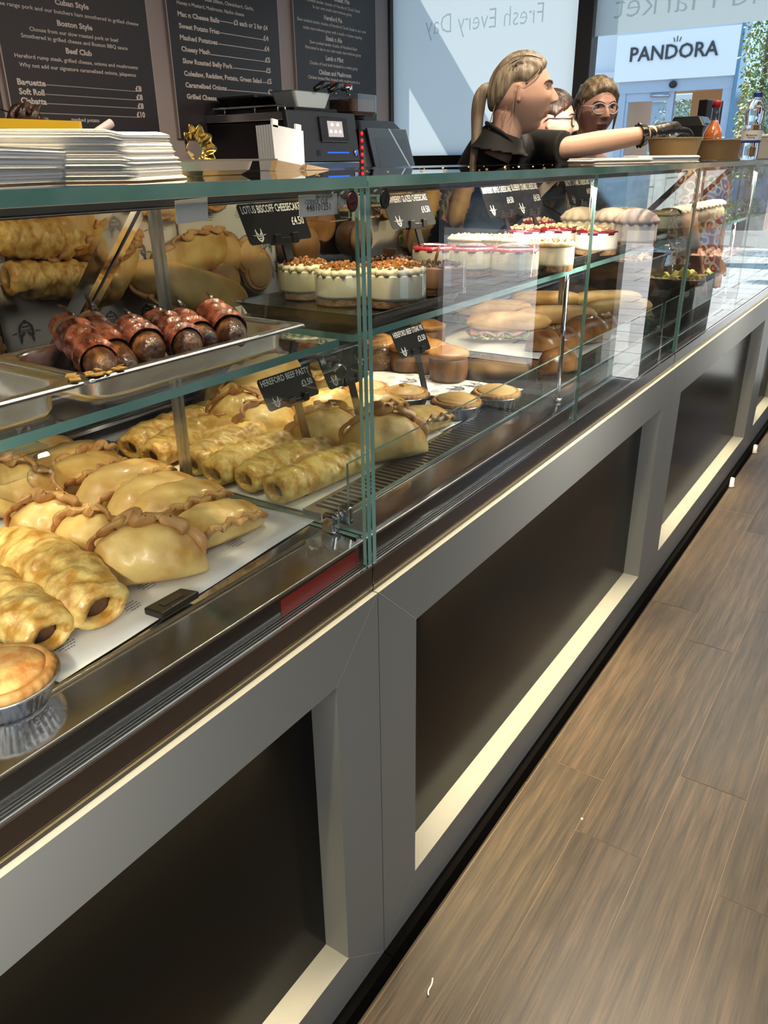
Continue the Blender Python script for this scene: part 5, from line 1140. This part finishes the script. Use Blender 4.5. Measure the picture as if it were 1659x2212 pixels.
def add_head(mb, c, T, h, **k):
    def f(u, v):
        th = PI*(.002+.996*u); ph = 2*PI*v
        return c + h*(T @ head_pt((math.sin(th)*math.cos(ph), math.sin(th)*math.sin(ph), math.cos(th)), **k))
    mb.grid(110, 150, f, cv=True)
    n = 150; o = len(mb.v)-110*n
    mb.f.append([o+j for j in range(n)]); mb.m.append(0); mb.f.append([o+109*n+j for j in reversed(range(n))]); mb.m.append(0)
    for s in (1, -1):                                             # ears
        E0 = Vector((-.045, s*.318, .015))
        for (sx, sy, sz, ox, oz) in ((.058, .020, .100, 0, 0), (.020, .026, .080, -.040, .018), (.030, .022, .040, .006, -.080), (.045, .026, .018, -.01, .088)):
            def ef(u, v, sx=sx, sy=sy, sz=sz, ox=ox, oz=oz):
                th = PI*(.01+.98*u); ph = 2*PI*v
                return c + h*(T @ (E0+Matrix.Rotation(s*.35, 3, 'Z') @ Vector((sx*math.sin(th)*math.cos(ph)+ox, sy*math.sin(th)*math.sin(ph)+s*.010, sz*math.cos(th)+oz))))
            mb.grid(14, 16, ef, cv=True); q = len(mb.v)-14*16
            mb.f.append([q+j for j in range(16)]); mb.m.append(0); mb.f.append([q+13*16+j for j in reversed(range(16))]); mb.m.append(0)
def face_mat(c, T, h):
    Ti = T.inverted()
    def f(p):
        q = (Ti @ (p-c))/h
        if q.x > .28 and abs(q.y) < .098-.25*abs(q.z+.245)*.5 and -.293+.5*abs(q.y)**1.6 < q.z < -.196-.20*abs(q.y): return 1
        return 0
    return f
def add_face_parts(t, c, T, h, eyes=True, brows=brow_m, lid=None):
    for s in (1, -1):
        e = c+h*(T @ Vector((.315, s*.133, .068)))
        MB().lathe([(.0005, -1), (.6, -.8), (1, 0), (.8, .6), (.44, .898)], 16, T=Matrix.Translation(e-h*(T @ Vector((.022, 0, 0)))) @ T.to_4x4() @ Matrix.Rotation(PI/2, 4, 'Y') @ Matrix.Scale(.060*h, 4), cap=False).lathe([(.44, .898), (.22, .975), (.0005, 1)], 14, mi=1, T=Matrix.Translation(e-h*(T @ Vector((.022, 0, 0)))) @ T.to_4x4() @ Matrix.Rotation(PI/2, 4, 'Y') @ Matrix.Scale(.060*h, 4), cap=False).build('eye', [eye_w, iris], t, smooth=True)
        pts = [c+h*(T @ (head_pt(Vector((math.cos(a), s*math.sin(a), z_)).normalized())+Vector((.006, 0, 0)))) for a, z_ in ((.16, .26), (.32, .315), (.50, .335), (.66, .30), (.76, .24))]
        MB().tube(pts, [.010*h, .020*h, .019*h, .014*h, .004*h], 8, flat=.7).build('eyebrow', brows, t, smooth=True)
        lp = [c+h*(T @ Vector((.352-.9*(a_*a_), s*(.133+a_), .088+.012*(1-(a_/.07)**2)))) for a_ in (-.062, -.03, 0, .03, .062, .078)]
        MB().tube(lp, [.003*h, .008*h, .010*h, .010*h, .007*h, .002*h], 6).build('eyelash', lid or brow_m, t, smooth=True)
def hair_cap(t, c, T, h, m, line, grow=.085, part=0.0, name='hair'):
    """shell lying on the skull, sunk below the skin where line(q) < 0"""
    def f(u, v):
        th = PI*(.002+.996*u); ph = 2*PI*v; d = Vector((math.sin(th)*math.cos(ph), math.sin(th)*math.sin(ph), math.cos(th)))
        q = head_pt(d); k = line(q); g = -.05+(grow+.05)*sstep(k, -.03, .10)
        g += .010*noise.noise(Vector((q.y*14, q.z*3, q.x*3)))*(k > 0)+.006*math.sin(q.y*70+q.z*10)*(k > .02)
        n = Vector((d.x/.415, d.y/.335, d.z/.5)).normalized()
        return c+h*(T @ (q+n*g))
    return MB().grid(90, 110, f, cv=True).build(name, m, t, smooth=True)
def zb(x, y):
    """height of the hairline on the side of a head: forehead, temple, over the ear, down to the nape"""
    if x > .05: return .06+(x-.05)*.92-.10*abs(y)*(x > .2)
    if x > -.12: return .105
    return .105-(-.12-x)*1.35
def strands(t, c, T, h, m, paths, r=.012, name='loose_hair'):
    b = MB()
    for P_ in paths:
        n = len(P_); b.tube([c+h*(T @ Vector(p)) for p in P_], [r*h*(1-.75*abs(2*i/(n-1)-.8)) for i in range(n)], 6)
    return b.build(name, m, t, smooth=True)
def smooth_path(pts, n=5):
    out = []; P_ = [Vector(p) for p in pts]
    for i in range(len(P_)-1):
        a, b = P_[max(i-1, 0)], P_[i]; c2, d = P_[i+1], P_[min(i+2, len(P_)-1)]
        for k in range(n):
            s = k/n; out.append(.5*((2*b)+(-a+c2)*s+(2*a-5*b+4*c2-d)*s*s+(-a+3*b-3*c2+d)*s**3))
    out.append(P_[-1]); return out
def limb(mb, pts, rs, n=20, sub=6, flat=1.0):
    P_ = smooth_path(pts, sub); R = []
    for i in range(len(rs)-1):
        for k in range(sub): R.append(rs[i]+(rs[i+1]-rs[i])*k/sub)
    R.append(rs[-1]); mb.tube(P_, R, n, flat=flat); return mb
def ball(mb, c, r, n=18):
    c = Vector(c); r = Vector((r, r, r)) if not isinstance(r, (tuple, Vector)) else Vector(r); o = len(mb.v)
    mb.grid(n, n, lambda u, v: c+Vector((r.x*math.sin(PI*(.01+.98*u))*math.cos(2*PI*v), r.y*math.sin(PI*(.01+.98*u))*math.sin(2*PI*v), r.z*math.cos(PI*(.01+.98*u)))), cv=True)
    mb.f.append([o+j for j in range(n)]); mb.m.append(0); mb.f.append([o+(n-1)*n+j for j in reversed(range(n))]); mb.m.append(0); return mb
def trousers(t, hip, feet, m):
    for s, f_ in zip((1, -1), feet):
        hp = Vector(hip)+Vector((.0, .085*s, 0)); kn = hp.lerp(Vector(f_), .5)+Vector((.02, 0, 0))
        b = MB(); limb(b, [hp, kn, Vector(f_)+Vector((0, 0, .06))], [.095, .07, .055]); b.build('trouser_leg', m, t, smooth=True)
        b = MB(); limb(b, [Vector(f_)+Vector((-.07, 0, .045)), Vector(f_)+Vector((.03, 0, .042)), Vector(f_)+Vector((.14, 0, .034))], [.036, .042, .030]); b.build('shoe', M['black'], t, smooth=True)

# ---- young woman reaching to the right
H1 = .243; c1h = at_x(1128, 206, -.705); T1 = frame_of(math.radians(24), math.radians(-1), math.radians(0)); T1i = T1.to_3x3()
w1 = thing('person', 'young woman with blonde ponytail, black shirt and black glove, reaching right over the counter', 'person', (-1.02, 2.98, 0))
T = T1.to_3x3()
def L1(x, y, z): return c1h+H1*(T @ Vector((x, y, z)))
S1 = at_x(1098, 322, -.87); Sf = Vector((-.86, 3.26, 1.44)); E1 = at_x(1212, 340, -.63); W1 = at_x(1392, 291, -.405)
E1.z = max(E1.z, TOP+.047); 
b = MB(); add_head(b, c1h, T, H1)
limb(b, [L1(-.16, 0, -.22), L1(-.22, 0, -.52), L1(-.34, 0, -.80)], [.060, .052, .050], 24)
limb(b, [L1(-.30, 0, -.72), Vector((-.93, 3.04, 1.36)), Vector((-1.0, 3.0, 1.10))], [.05, .105, .105], 24)
limb(b, [S1, S1.lerp(E1, .55), E1, E1.lerp(W1, .45), W1, W1+(W1-E1)*.12], [.050, .046, .040, .040, .029, .026], 24)
body = fuse(b, 'body', [skin_y, lip_y, blush], w1, .0033, face_mat(c1h, T, H1), 2)
add_face_parts(w1, c1h, T, H1)
hair_cap(w1, c1h, T, H1, blonde, lambda q: q.z-zb(q.x, q.y), .052)
tail = smooth_path([L1(-.40, 0, .10), L1(-.50, -.01, .11), L1(-.585, -.02, .0), L1(-.62, -.03, -.22), L1(-.63, -.05, -.50), L1(-.66, -.06, -.78), L1(-.70, -.06, -1.02)], 6)
b = MB(); n = len(tail); rs = [(.050+.070*math.sin(min(1, i/(n*.42))*PI/2))*H1*(1-.62*max(0, i/n-.45)/.55) for i in range(n)]
b.tube(tail, rs, 22, flat=.8); b.build('ponytail', blonde, w1, smooth=True)
MB().tube(smooth_path([L1(-.435, -.055, .125), L1(-.45, .0, .155), L1(-.435, .055, .125), L1(-.42, .05, .075), L1(-.42, -.05, .075), L1(-.435, -.055, .125)], 4), .010*H1*1.6, 8).build('hair_tie', blonde, w1, smooth=True)
strands(w1, c1h, T, H1, blonde, [smooth_path(p, 5) for p in (
    [(.26, -.20, .36), (.20, -.30, .24), (.08, -.350, .14), (-.06, -.375, .11)],
    [(-.05, -.34, .10), (-.10, -.36, -.05), (-.13, -.33, -.24), (-.20, -.27, -.36)], [(-.36, -.22, -.10), (-.42, -.20, -.30), (-.44, -.18, -.46), (-.36, -.17, -.52)], [(-.20, -.30, -.15), (-.27, -.28, -.30), (-.25, -.26, -.40)])], .010)
strands(w1, c1h, T, H1, mat('dark_hair_line', (.10, .070, .042), .45), [smooth_path([(.26-.05*k, -.14-.03*k, .425-.012*k), (.08-.05*k, -.20-.03*k, .465-.03*k), (-.14, -.25-.015*k, .44-.05*k), (-.34, -.20, .30-.05*k)], 5) for k in range(5)], .006, 'comb_line')  # darker strands along the combed hair
# shirt: torso, collar and near sleeve
b = MB()
limb(b, [L1(-.31, 0, -.66), Vector((-.93, 3.04, 1.37)), Vector((-1.0, 3.00, 1.12)), Vector((-1.03, 2.98, .92))], [.088, .150, .140, .150], 30)
limb(b, [L1(-.30, .0, -.74), S1+Vector((-.01, 0, .012)), S1.lerp(E1, .45), E1+(E1-S1)*.06], [.085, .080, .070, .062], 26)
limb(b, [L1(-.30, .0, -.74), Sf, Vector((-.90, 3.38, 1.26)), Vector((-.92, 3.34, 1.10))], [.08, .072, .055, .05], 22)
limb(b, [L1(-.24, 0, -.47), L1(-.29, 0, -.62), L1(-.31, 0, -.72)], [.064, .088, .112], 26)
fuse(b, 'shirt', [black_cloth], w1, .006, None, 3)
MB().tube(smooth_path([L1(-.08, -.16, -.66), L1(-.22, -.26, -.52), L1(-.40, -.20, -.40), L1(-.47, 0, -.36), L1(-.40, .20, -.40), L1(-.22, .26, -.52), L1(-.06, .14, -.68)], 6), .016, 10, flat=.5).build('collar', black_cloth, w1, smooth=True)
trousers(w1, (-1.05, 2.98, .95), ((-1.05, 3.07, .0), (-1.08, 2.89, .0)), black_cloth)
# gloved hand: palm, four drooping fingers, thumb
Kn = at_x(1458, 279, -.335); hd = (Kn-W1).normalized(); lat = Vector((.60, -.62, -.12)); lat = (lat-hd*lat.dot(hd)).normalized(); dn = hd.cross(lat); dn = dn if dn.z < 0 else -dn
b = MB()
limb(b, [W1-(W1-E1).normalized()*-.002, W1.lerp(Kn, .30), W1.lerp(Kn, .65), Kn], [.036, .036, .039, .034], 20, flat=.80)
for o_, r_ in ((-.022, .022), (.0, .023), (.022, .021)): limb(b, [W1.lerp(Kn, .35)+lat*o_*.8, Kn+lat*o_], [r_, r_*.82], 14)
tips = [(.030, .052, .016), (.010, .064, .022), (-.010, .062, .026), (-.029, .050, .026)]
for k, (o_, l_, dr) in enumerate(tips):
    a0 = Kn+lat*o_*.95-hd*.012; a1 = Kn+lat*o_*1.12+hd*l_*.48+dn*.006; a2 = a1+hd*l_*.42+dn*dr*.70; a3 = a2+hd*l_*.26+dn*dr*.9
    limb(b, [a0, a1, a2, a3], [.0120, .0112, .0100, .0078], 14, 4)
th0 = W1.lerp(Kn, .42)+lat*.030+dn*.012
limb(b, [th0-lat*.010, th0+lat*.016+hd*.030+dn*.018, th0+lat*.014+hd*.062+dn*.036, th0+lat*.006+hd*.088+dn*.044], [.015, .0135, .0115, .0088], 14, 4)
limb(b, [W1+(W1-E1)*-.02, W1-(W1-E1).normalized()*.022], [.036, .040], 18)
fuse(b, 'glove', [glove_m], w1, .0028, None, 1)
rf = MB(); ax = (W1-E1).normalized(); u_ = ax.orthogonal().normalized(); v_ = ax.cross(u_)
rf.grid(6, 64, lambda u, v: W1-ax*(.026*u-.002)+(u_*math.cos(2*PI*v)+v_*math.sin(2*PI*v))*(.0355+.006*u+.0035*math.sin(2*PI*v*11)*u), cv=True)
rf.build('glove_cuff', glove_m, w1, smooth=True).modifiers.new('t', 'SOLIDIFY').thickness = .0012

# ---- simple standing figure behind / in front of the counter, built the same way
def glasses(t, c, T, h, m, lens=True, r=.105, th=.011):
    def Lc(x, y, z): return c+h*(T @ Vector((x, y, z)))
    t = MB().tube([Lc(.41, -.035, .06), Lc(.425, 0, .075), Lc(.41, .035, .06)], th*h, 8).build('glasses', m, t, smooth=True)
    for s in (1, -1):
        ring = [Lc(.415-.06*abs(math.cos(a))*0-.05*((s*.135+r*math.cos(a)*1.05)/.24)**2, s*.135+r*math.cos(a)*1.05, .045+r*.80*math.sin(a)) for a in [2*PI*k/24 for k in range(25)]]
        MB().tube(ring, th*h, 8, cap=False).build('rim', m, t, smooth=True)
        MB().tube([Lc(.37, s*.245, .075), Lc(.20, s*.335, .075), Lc(-.04, s*.352, .060), Lc(-.10, s*.35, .01)], th*h, 8).build('temple_arm', m, t, smooth=True)
        if lens: MB().lathe([(.0005, .004), (r*.95, 0)], 24, T=Matrix.Translation(Lc(.400, s*.135, .045)) @ T.to_4x4() @ Matrix.Rotation(PI/2, 4, 'Y') @ Matrix.Scale(h, 4), cap=False).build('lens', M['glass'], t, smooth=True)
def figure(label, c, yaw, pitch, h, base, skin, lip, hair, line, top, arms, age=0.0, grow=.07, top_name='top', extra=None, legs=True, roll=0.0, sleeveless=False):
    T = frame_of(yaw, pitch, roll).to_3x3(); t = thing('person', label, 'person', (base[0], base[1], 0)); c = Vector(c)
    def Lc(x, y, z): return c+h*(T @ Vector((x, y, z)))
    B_ = Vector((base[0], base[1], 0)); fx = Vector((math.cos(base[2]), math.sin(base[2]), 0)); sd_ = Vector((-fx.y, fx.x, 0))
    nk = Lc(-.30, 0, -.80); sh = nk.z-.055
    b = MB(); add_head(b, c, T, h, age=age)
    limb(b, [Lc(-.16, 0, -.22), Lc(-.20, 0, -.50), nk], [.060, .055, .066], 22)
    limb(b, [nk, Vector((B_.x, B_.y, sh-.12)), Vector((B_.x, B_.y, sh-.35))], [.066, .11, .11], 22)
    for s, A in zip((1, -1), arms):
        S = Vector((B_.x, B_.y, sh))+sd_*(.165*s); S.x += (nk.x-B_.x)*.7; S.y += (nk.y-B_.y)*.7
        if A: 
            e_, w_ = Vector(A[0]), Vector(A[1]); limb(b, [nk, S, S.lerp(e_, .5), e_, e_.lerp(w_, .5), w_], [.055, .050, .044, .037, .036, .026], 20)
            hdv = (w_-e_).normalized(); lt = hdv.cross(Vector((0, 0, 1))).normalized()
            limb(b, [w_, w_+hdv*.05, w_+hdv*.085], [.027, .036, .030], 16, flat=.7)
            for k in range(4): limb(b, [w_+hdv*.07+lt*(.024-.016*k), w_+hdv*.115+lt*(.027-.018*k)+Vector((0, 0, -.008)), w_+hdv*(.150-.006*abs(k-1.3))+lt*(.026-.018*k)+Vector((0, 0, -.028))], [.0105, .0098, .0075], 10, 3)
            limb(b, [w_+hdv*.02+lt*.024, w_+hdv*.05+lt*.046+Vector((0, 0, -.008)), w_+hdv*.085+lt*.050+Vector((0, 0, -.020))], [.013, .0115, .008], 10, 3)
    fuse(b, 'body', [skin, lip], t, .0042, face_mat(c, T, h), 2)
    add_face_parts(t, c, T, h, brows=hair if hair is not ashen else brow_m, lid=darkh)
    hair_cap(t, c, T, h, hair, line, grow)
    b = MB(); limb(b, [nk+Vector((0, 0, -.035)), Vector((B_.x, B_.y, sh-.13)), Vector((B_.x, B_.y, sh-.36)), Vector((B_.x, B_.y, max(.86, sh-.56)))], [.085, .152, .140, .155], 28)
    for s, A in zip((1, -1), arms):
        S = Vector((B_.x, B_.y, sh))+sd_*(.165*s); S.x += (nk.x-B_.x)*.7; S.y += (nk.y-B_.y)*.7
        if not sleeveless: limb(b, [nk+Vector((0, 0, -.05)), S, S.lerp(Vector(A[0]), .75) if A else S-Vector((0, 0, .22))], [.075, .070, .062], 22)
        else: limb(b, [nk+Vector((0, 0, -.06)), S.lerp(nk, .35)-Vector((0, 0, .03))], [.075, .07], 22)
    fuse(b, top_name, [top], t, .0075, None, 3)
    if legs:
        for s in (1, -1):
            hp = Vector((B_.x, B_.y, .90))+sd_*(.085*s); b = MB(); limb(b, [hp, hp+fx*.02-Vector((0, 0, .43)), Vector((hp.x, hp.y, .05))], [.10, .072, .055]); b.build('trouser_leg', black_cloth, t, smooth=True)
            ft_ = Vector((hp.x, hp.y, 0)); b = MB(); limb(b, [ft_-fx*.06+Vector((0, 0, .045)), ft_+fx*.04+Vector((0, 0, .042)), ft_+fx*.15+Vector((0, 0, .032))], [.036, .042, .028]); b.build('shoe', M['black'], t, smooth=True)
    if extra: extra(t, c, T, h, Lc)
    return t
def hl_short(q): return q.z-zb(q.x, q.y)+.03
def ex2(t, c, T, h, Lc): glasses(t, c, T, h, mat('dark_glasses', (.015, .015, .02), .3)); MB().lathe([(.0005, 0), (.010, .002), (.0105, .005), (.0005, .007)], 18, at_x(1208, 333, -.80)-Vector((0, 0, .0))).build('gold_badge', mat('gold_badge', (.5, .33, .08), .3, 1.0), t, smooth=True)
c2h = at_x(1190, 266, -.90)
figure('woman with dark hair and black-rimmed glasses, in profile behind the young woman', c2h, math.radians(22), math.radians(4), .238, (-1.10, c2h.y-.03, .4), skin_o, lip_o, darkh, hl_short, black_cloth, (((-.95, 3.75, 1.15), (-.93, 3.98, 1.05)), ((-1.05, 3.20, 1.14), (-.95, 3.35, .98))), .6, .055, 'black_shirt', ex2)
def ex3(t, c, T, h, Lc):
    glasses(t, c, T, h, mat('clear_frames', (.55, .56, .58), .15, coat=.5), True, .11, .010)
    b = MB(); 
    for k in range(7): b.tube(smooth_path([Lc(-.36, -.08+.03*k, .30), Lc(-.50, -.10+.035*k, .36-.02*k), Lc(-.56, -.06+.02*k, .18), Lc(-.46, -.02*k, .02), Lc(-.36, -.05+.02*k, .10)], 4), [.06*h]*17, 8)
    b.build('hair_bun', ashen, t, smooth=True)
    strands(t, c, T, h, ashen, [smooth_path(p, 5) for p in ([(.16, -.30, .26), (.10, -.36, .02), (.04, -.36, -.22), (.02, -.33, -.42)], [(.14, .30, .26), (.10, .36, .02), (.06, .37, -.22), (.05, .35, -.44)], [(.10, .32, .24), (.03, .38, .0), (-.02, .40, -.24), (-.02, .38, -.42)], [(-.08, -.34, .05), (-.13, -.38, -.15), (-.13, -.36, -.40)])], .030)
c3h = at_x(1288, 238, -.93)
figure('older woman with ash-blonde hair and clear glasses, facing the camera by the window', c3h, math.radians(-44), math.radians(6), .262, (-1.08, c3h.y+.02, -.5), skin_o, lip_o, ashen, hl_short, black_cloth, (((-.95, 4.42, 1.15), (-.90, 4.62, 1.0)), ((-1.12, 3.86, 1.16), (-.96, 3.80, .98))), .35, .075, 'black_vest', ex3, sleeveless=True)
# ---- colleague bending down behind the near counter: only the dark bun of hair shows
c4h = at_x(82, 376, -1.35)
def ex4(t, c, T, h, Lc):
    b = MB(); rnd = random.Random(6)
    for k in range(16):
        a = k*.8; b.tube(smooth_path([Lc(-.05+.10*math.cos(a), .10*math.sin(a), .50), Lc(-.05+.17*math.cos(a+.5), .17*math.sin(a+.5), .62), Lc(-.05+.10*math.cos(a+1.2), .10*math.sin(a+1.2), .72+.05*rnd.random()), Lc(-.05+.14*math.cos(a+2.0), .14*math.sin(a+2.0), .60)], 4), [.035*h]*13, 7)
    for k in range(4): b.tube(smooth_path([Lc(0, .05*k-.1, .66), Lc(.05, .08*k-.14, .80), Lc(.02+.03*k, .14*k-.2, .92)], 4), [.008*h]*9, 5)
    b.build('hair_bun', darkh, t, smooth=True)
figure('crouching colleague behind the near counter, only the messy brown bun showing above the napkins', c4h, math.radians(150), math.radians(38), .235, (-1.30, c4h.y+.05, 2.6), skin_o, lip_o, darkh, lambda q: max(min(q.z-.10, .2), -.02-q.x), black_cloth, (((-1.30, c4h.y+.30, 1.02), (-1.12, c4h.y+.22, .98)), ((-1.30, c4h.y-.22, 1.02), (-1.12, c4h.y-.16, .98))), .2, .085, 'black_shirt', ex4)
# ---- customers on the shop side, out of frame to the right; they are what the far front glass mirrors
flor = bpy.data.materials.new('floral_print'); flor.use_nodes = True; nt = flor.node_tree; N = nt.nodes; L = nt.links; pb_ = N['Principled BSDF']; pb_.inputs['Roughness'].default_value = .7
tc = N.new('ShaderNodeTexCoord'); vo = N.new('ShaderNodeTexVoronoi'); vo.inputs['Scale'].default_value = 20; L.new(tc.outputs['Object'], vo.inputs['Vector'])
no_ = N.new('ShaderNodeTexNoise'); no_.inputs['Scale'].default_value = 16; L.new(tc.outputs['Object'], no_.inputs['Vector'])
cr_ = N.new('ShaderNodeValToRGB'); e_ = cr_.color_ramp; e_.interpolation = 'CONSTANT'; e_.elements[0].position = 0; e_.elements[0].color = (.75, .55, .42, 1); e_.elements[1].position = .42; e_.elements[1].color = (.45, .06, .04, 1)
for p_, q_ in ((.56, (.10, .09, .16, 1)), (.66, (.72, .62, .52, 1)), (.85, (.30, .12, .10, 1))):
    z_ = e_.elements.new(p_); z_.color = q_
mxn = N.new('ShaderNodeMath'); mxn.operation = 'ADD'; sc2 = N.new('ShaderNodeMath'); sc2.operation = 'MULTIPLY'; sc2.inputs[1].default_value = .9; L.new(vo.outputs['Distance'], sc2.inputs[0]); L.new(sc2.outputs[0], mxn.inputs[0])
s3 = N.new('ShaderNodeMath'); s3.operation = 'MULTIPLY'; s3.inputs[1].default_value = .55; L.new(no_.outputs['Fac'], s3.inputs[0]); L.new(s3.outputs[0], mxn.inputs[1]); L.new(mxn.outputs[0], cr_.inputs[0]); L.new(cr_.outputs[0], pb_.inputs['Base Color'])
figure('customer in a cream and red floral blouse leaning at the far end of the counters', (.42, 4.72, 1.62), math.radians(200), math.radians(6), .240, (.50, 4.70, 3.4), skin_o, lip_o, darkh, hl_short, flor, (((.44, 4.34, 1.10), (.40, 4.44, .90)), ((.46, 5.05, 1.10), (.42, 4.95, .90))), .3, .07, 'floral_blouse')
# ================================================================== ACROSS THE STREET
YS = 14.0
fac = mat('white_facade', (.70, .72, .74), .6); fr_m = mat('blue_lit_door_frame', (.40, .47, .58), .4); sgn = mat('white_sign', (.86, .87, .88), .4); char_m = mat('charcoal_letters', (.045, .045, .05), .35)  # blue-grey of the door frame is the light on it, put into the colour
sf = thing('shopfront', 'white shopfront across the street with a PANDORA sign over its door', 'shopfront', (-3.37, YS, 0))
mb = MB(); mb.box(-9.0, -4.20, YS+.30, YS+.7, -.05, 6.2); mb.box(-4.20, -2.46, YS+.30, YS+.7, 2.50, 6.2); mb.box(-9.0, -4.30, YS+.18, YS+.32, 2.62, 2.70)
mb.build('facade', fac, sf)
MB().box(-4.288, -2.449, YS-.05, YS+.30, 2.527, 3.175).build('sign_board', sgn, sf, bevel=.006)
lt = MB()
put_text(lt, 'PANDORA', lambda a, b: Vector((-4.052+a, YS-.056, 2.806+b)), .275, 1.325, bold=.012)
lt.v = [p for p in lt.v]
o = lt.build('sign_lettering', char_m, sf, recalc=False); o.modifiers.new('t', 'SOLIDIFY').thickness = -.012
cw = MB()
for k, (a, l) in enumerate(((-.30, .060), (0, .075), (.30, .060))):
    x = -3.352+.035*(k-1); cw.box(x-.005, x+.005, YS-.062, YS-.052, 3.025, 3.025+l, 0, Matrix.Translation((x, 0, 3.02)) @ Matrix.Rotation(a, 4, 'Y') @ Matrix.Translation((-x, 0, -3.02)))
cw.build('crown_mark', char_m, sf)
mb = MB(); mb.box(-4.20, -2.46, YS, YS+.10, 2.36, 2.527); mb.box(-4.20, -4.08, YS, YS+.10, -.05, 2.36); mb.box(-2.60, -2.46, YS, YS+.10, -.05, 2.36); mb.box(-3.42, -3.32, YS+.02, YS+.12, -.05, 2.36); mb.box(-4.08, -3.42, YS+.02, YS+.08, 2.24, 2.36); mb.box(-4.08, -4.03, YS+.02, YS+.08, -.05, 2.24)
mb.build('door_frame', fr_m, sf, bevel=.004)
MB().box(-4.03, -3.42, YS+.04, YS+.05, .10, 2.24).build('door_glass', M['glass'], sf)
MB().tube([(-3.68, YS-.01, 2.318), (-3.385, YS-.01, 2.308)], .020, 10).build('door_closer', M['alu'], sf, smooth=True)
ball(MB(), (-3.345, YS-.03, 2.455), (.062, .05, .052)).build('sensor_dome', M['black'], sf, smooth=True)
mb = MB(); mb.box(-3.32, -2.60, YS+1.1, YS+1.2, -.05, 2.5); mb.box(-2.60, -2.5, YS+.12, YS+1.2, -.05, 2.5); mb.box(-4.1, -4.0, YS+.3, YS+1.2, -.05, 2.5); mb.box(-4.2, -2.46, YS+.3, YS+1.2, 2.4, 2.5)
mb.build('interior_wall', mat('glowing_oak_interior', (.40, .24, .12), .6, emit=((.5, .30, .15), .22)), sf)  # oak wall given a faint glow in place of shop lighting
MB().box(-2.449, -2.40, YS-.04, YS+.4, -.05, 3.30).build('glass_pier', mat('blue_glass_pier', (.10, .24, .36), .08, coat=.6), sf)
# bushes seen through that door glass, trees to the right, brick terrace on the far right
leaf_m = mat('green_leaves', (.10, .17, .035), .5, mix=((.30, .34, .10), 3, .35, .65)); bark = mat('bark', (.16, .12, .09), .8)
def tree(x, y, h, r, n, label, seed, low=.35):
    t = thing('tree', label, 'tree', (x, y, 0), 'trees across the street'); rnd = random.Random(seed)
    MB().tube([(x, y, -.02), (x+.05, y, h*.4), (x-.03, y, h*.8)], [.07, .05, .02], 8).build('trunk', bark, t, smooth=True)
    b = MB()
    for k in range(n):
        u = rnd.random(); a = rnd.uniform(0, 2*PI); zz = h*(low+(1-low)*u); q = r*math.sqrt(rnd.random())*(.55+.45*math.sin(PI*min(1, u*.9+.1)))*(1+.4*noise.noise(Vector((a, u*4, seed))))
        p = Vector((x+q*math.cos(a), y+q*math.sin(a), zz)); e = rnd.uniform(.018, .036); d = Vector((rnd.uniform(-1, 1), rnd.uniform(-1, 1), rnd.uniform(-1.2, .3))).normalized(); s_ = d.orthogonal().normalized()*e*.5
        b.add([p, p+d*e+s_, p+d*e*2, p+d*e-s_], [(0, 1, 2, 3)])
    f = b.build('foliage', leaf_m, t, recalc=False); f['kind'] = 'stuff'
    return t
tree(-1.72, 12.2, 3.9, .30, 4200, 'slender leafy tree right of the sign across the street', 2, .30)
tree(-1.2, 15.5, 4.2, .75, 6000, 'leafy tree at the right edge of the window, farther back', 5, .25)
tree(-4.45, 18.5, 2.5, .60, 2600, 'green bush beyond the shop door glass', 8, .05)
bl = mat('terrace_brick', (.22, .13, .10), .7, mix=((.34, .25, .20), 5, .4, .6)); 
tb = tag(thing('terrace_building', 'brick terrace building on the far side of the street, mirrored in the counter glass', 'building', (7, 19, 0)), 'brick terrace building on the far side of the street, mirrored in the counter glass', 'building')
MB().box(2.5, 18, 19, 21, -.02, 6.0).build('wall', bl, tb)
for k in range(5): MB().box(3.2+2.6*k, 4.9+2.6*k, 18.95, 19.0, .5, 2.5).build('shop_window', mat('dark_shop_window', (.05, .07, .10), .08, coat=.5) if 'dsw' not in M else M['dsw'], tb)
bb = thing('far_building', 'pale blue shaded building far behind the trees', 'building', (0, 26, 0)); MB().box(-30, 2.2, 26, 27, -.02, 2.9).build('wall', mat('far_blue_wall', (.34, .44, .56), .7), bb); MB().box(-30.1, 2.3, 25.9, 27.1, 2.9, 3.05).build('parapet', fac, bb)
# small white cable and foot under the far counters
cb = MB(); p0 = at_z(1588, 990, .02); cb.tube(smooth_path([p0+Vector((-.02, -.05, 0)), p0+Vector((.035, .02, -.012)), p0+Vector((.03, .10, -.010)), p0+Vector((-.02, .20, .0))], 5), .006, 8)
tag(cb.build('cable', M['white'], smooth=True), 'loop of white cable poking out under the far counter', 'cable')
for px, py, lb in ((1583, 1012, 'white adjustable foot under the third counter'), (1632, 948, 'white adjustable foot under the farthest counter')):
    p = at_x(px, py, .02); o = MB().lathe([(.016, .0005), (.018, .004), (.012, .012), (.012, .043)], 16, (p.x+.004, p.y, 0)).build('counter_foot', M['white'], smooth=True); tag(o, lb, 'foot')
sc3 = MB(); p = at_z(928, 2133, .001); sc3.tube(smooth_path([p+Vector((-.004, .018, .002)), p+Vector((.001, .006, .003)), p+Vector((.002, -.008, .002)), p+Vector((.007, -.016, .003))], 4), [.0016]*13, 6, flat=.5)
tag(sc3.build('paper_scrap', M['white'], smooth=True), 'thin curl of white paper on the wood floor near the kickboard', 'scrap')
p = at_z(1257, 1769, .001); tag(MB().box(p.x-.002, p.x+.002, p.y-.003, p.y+.003, .0004, .002).build('crumb', M['white']), 'white crumb on the wood floor right of the second counter', 'crumb')
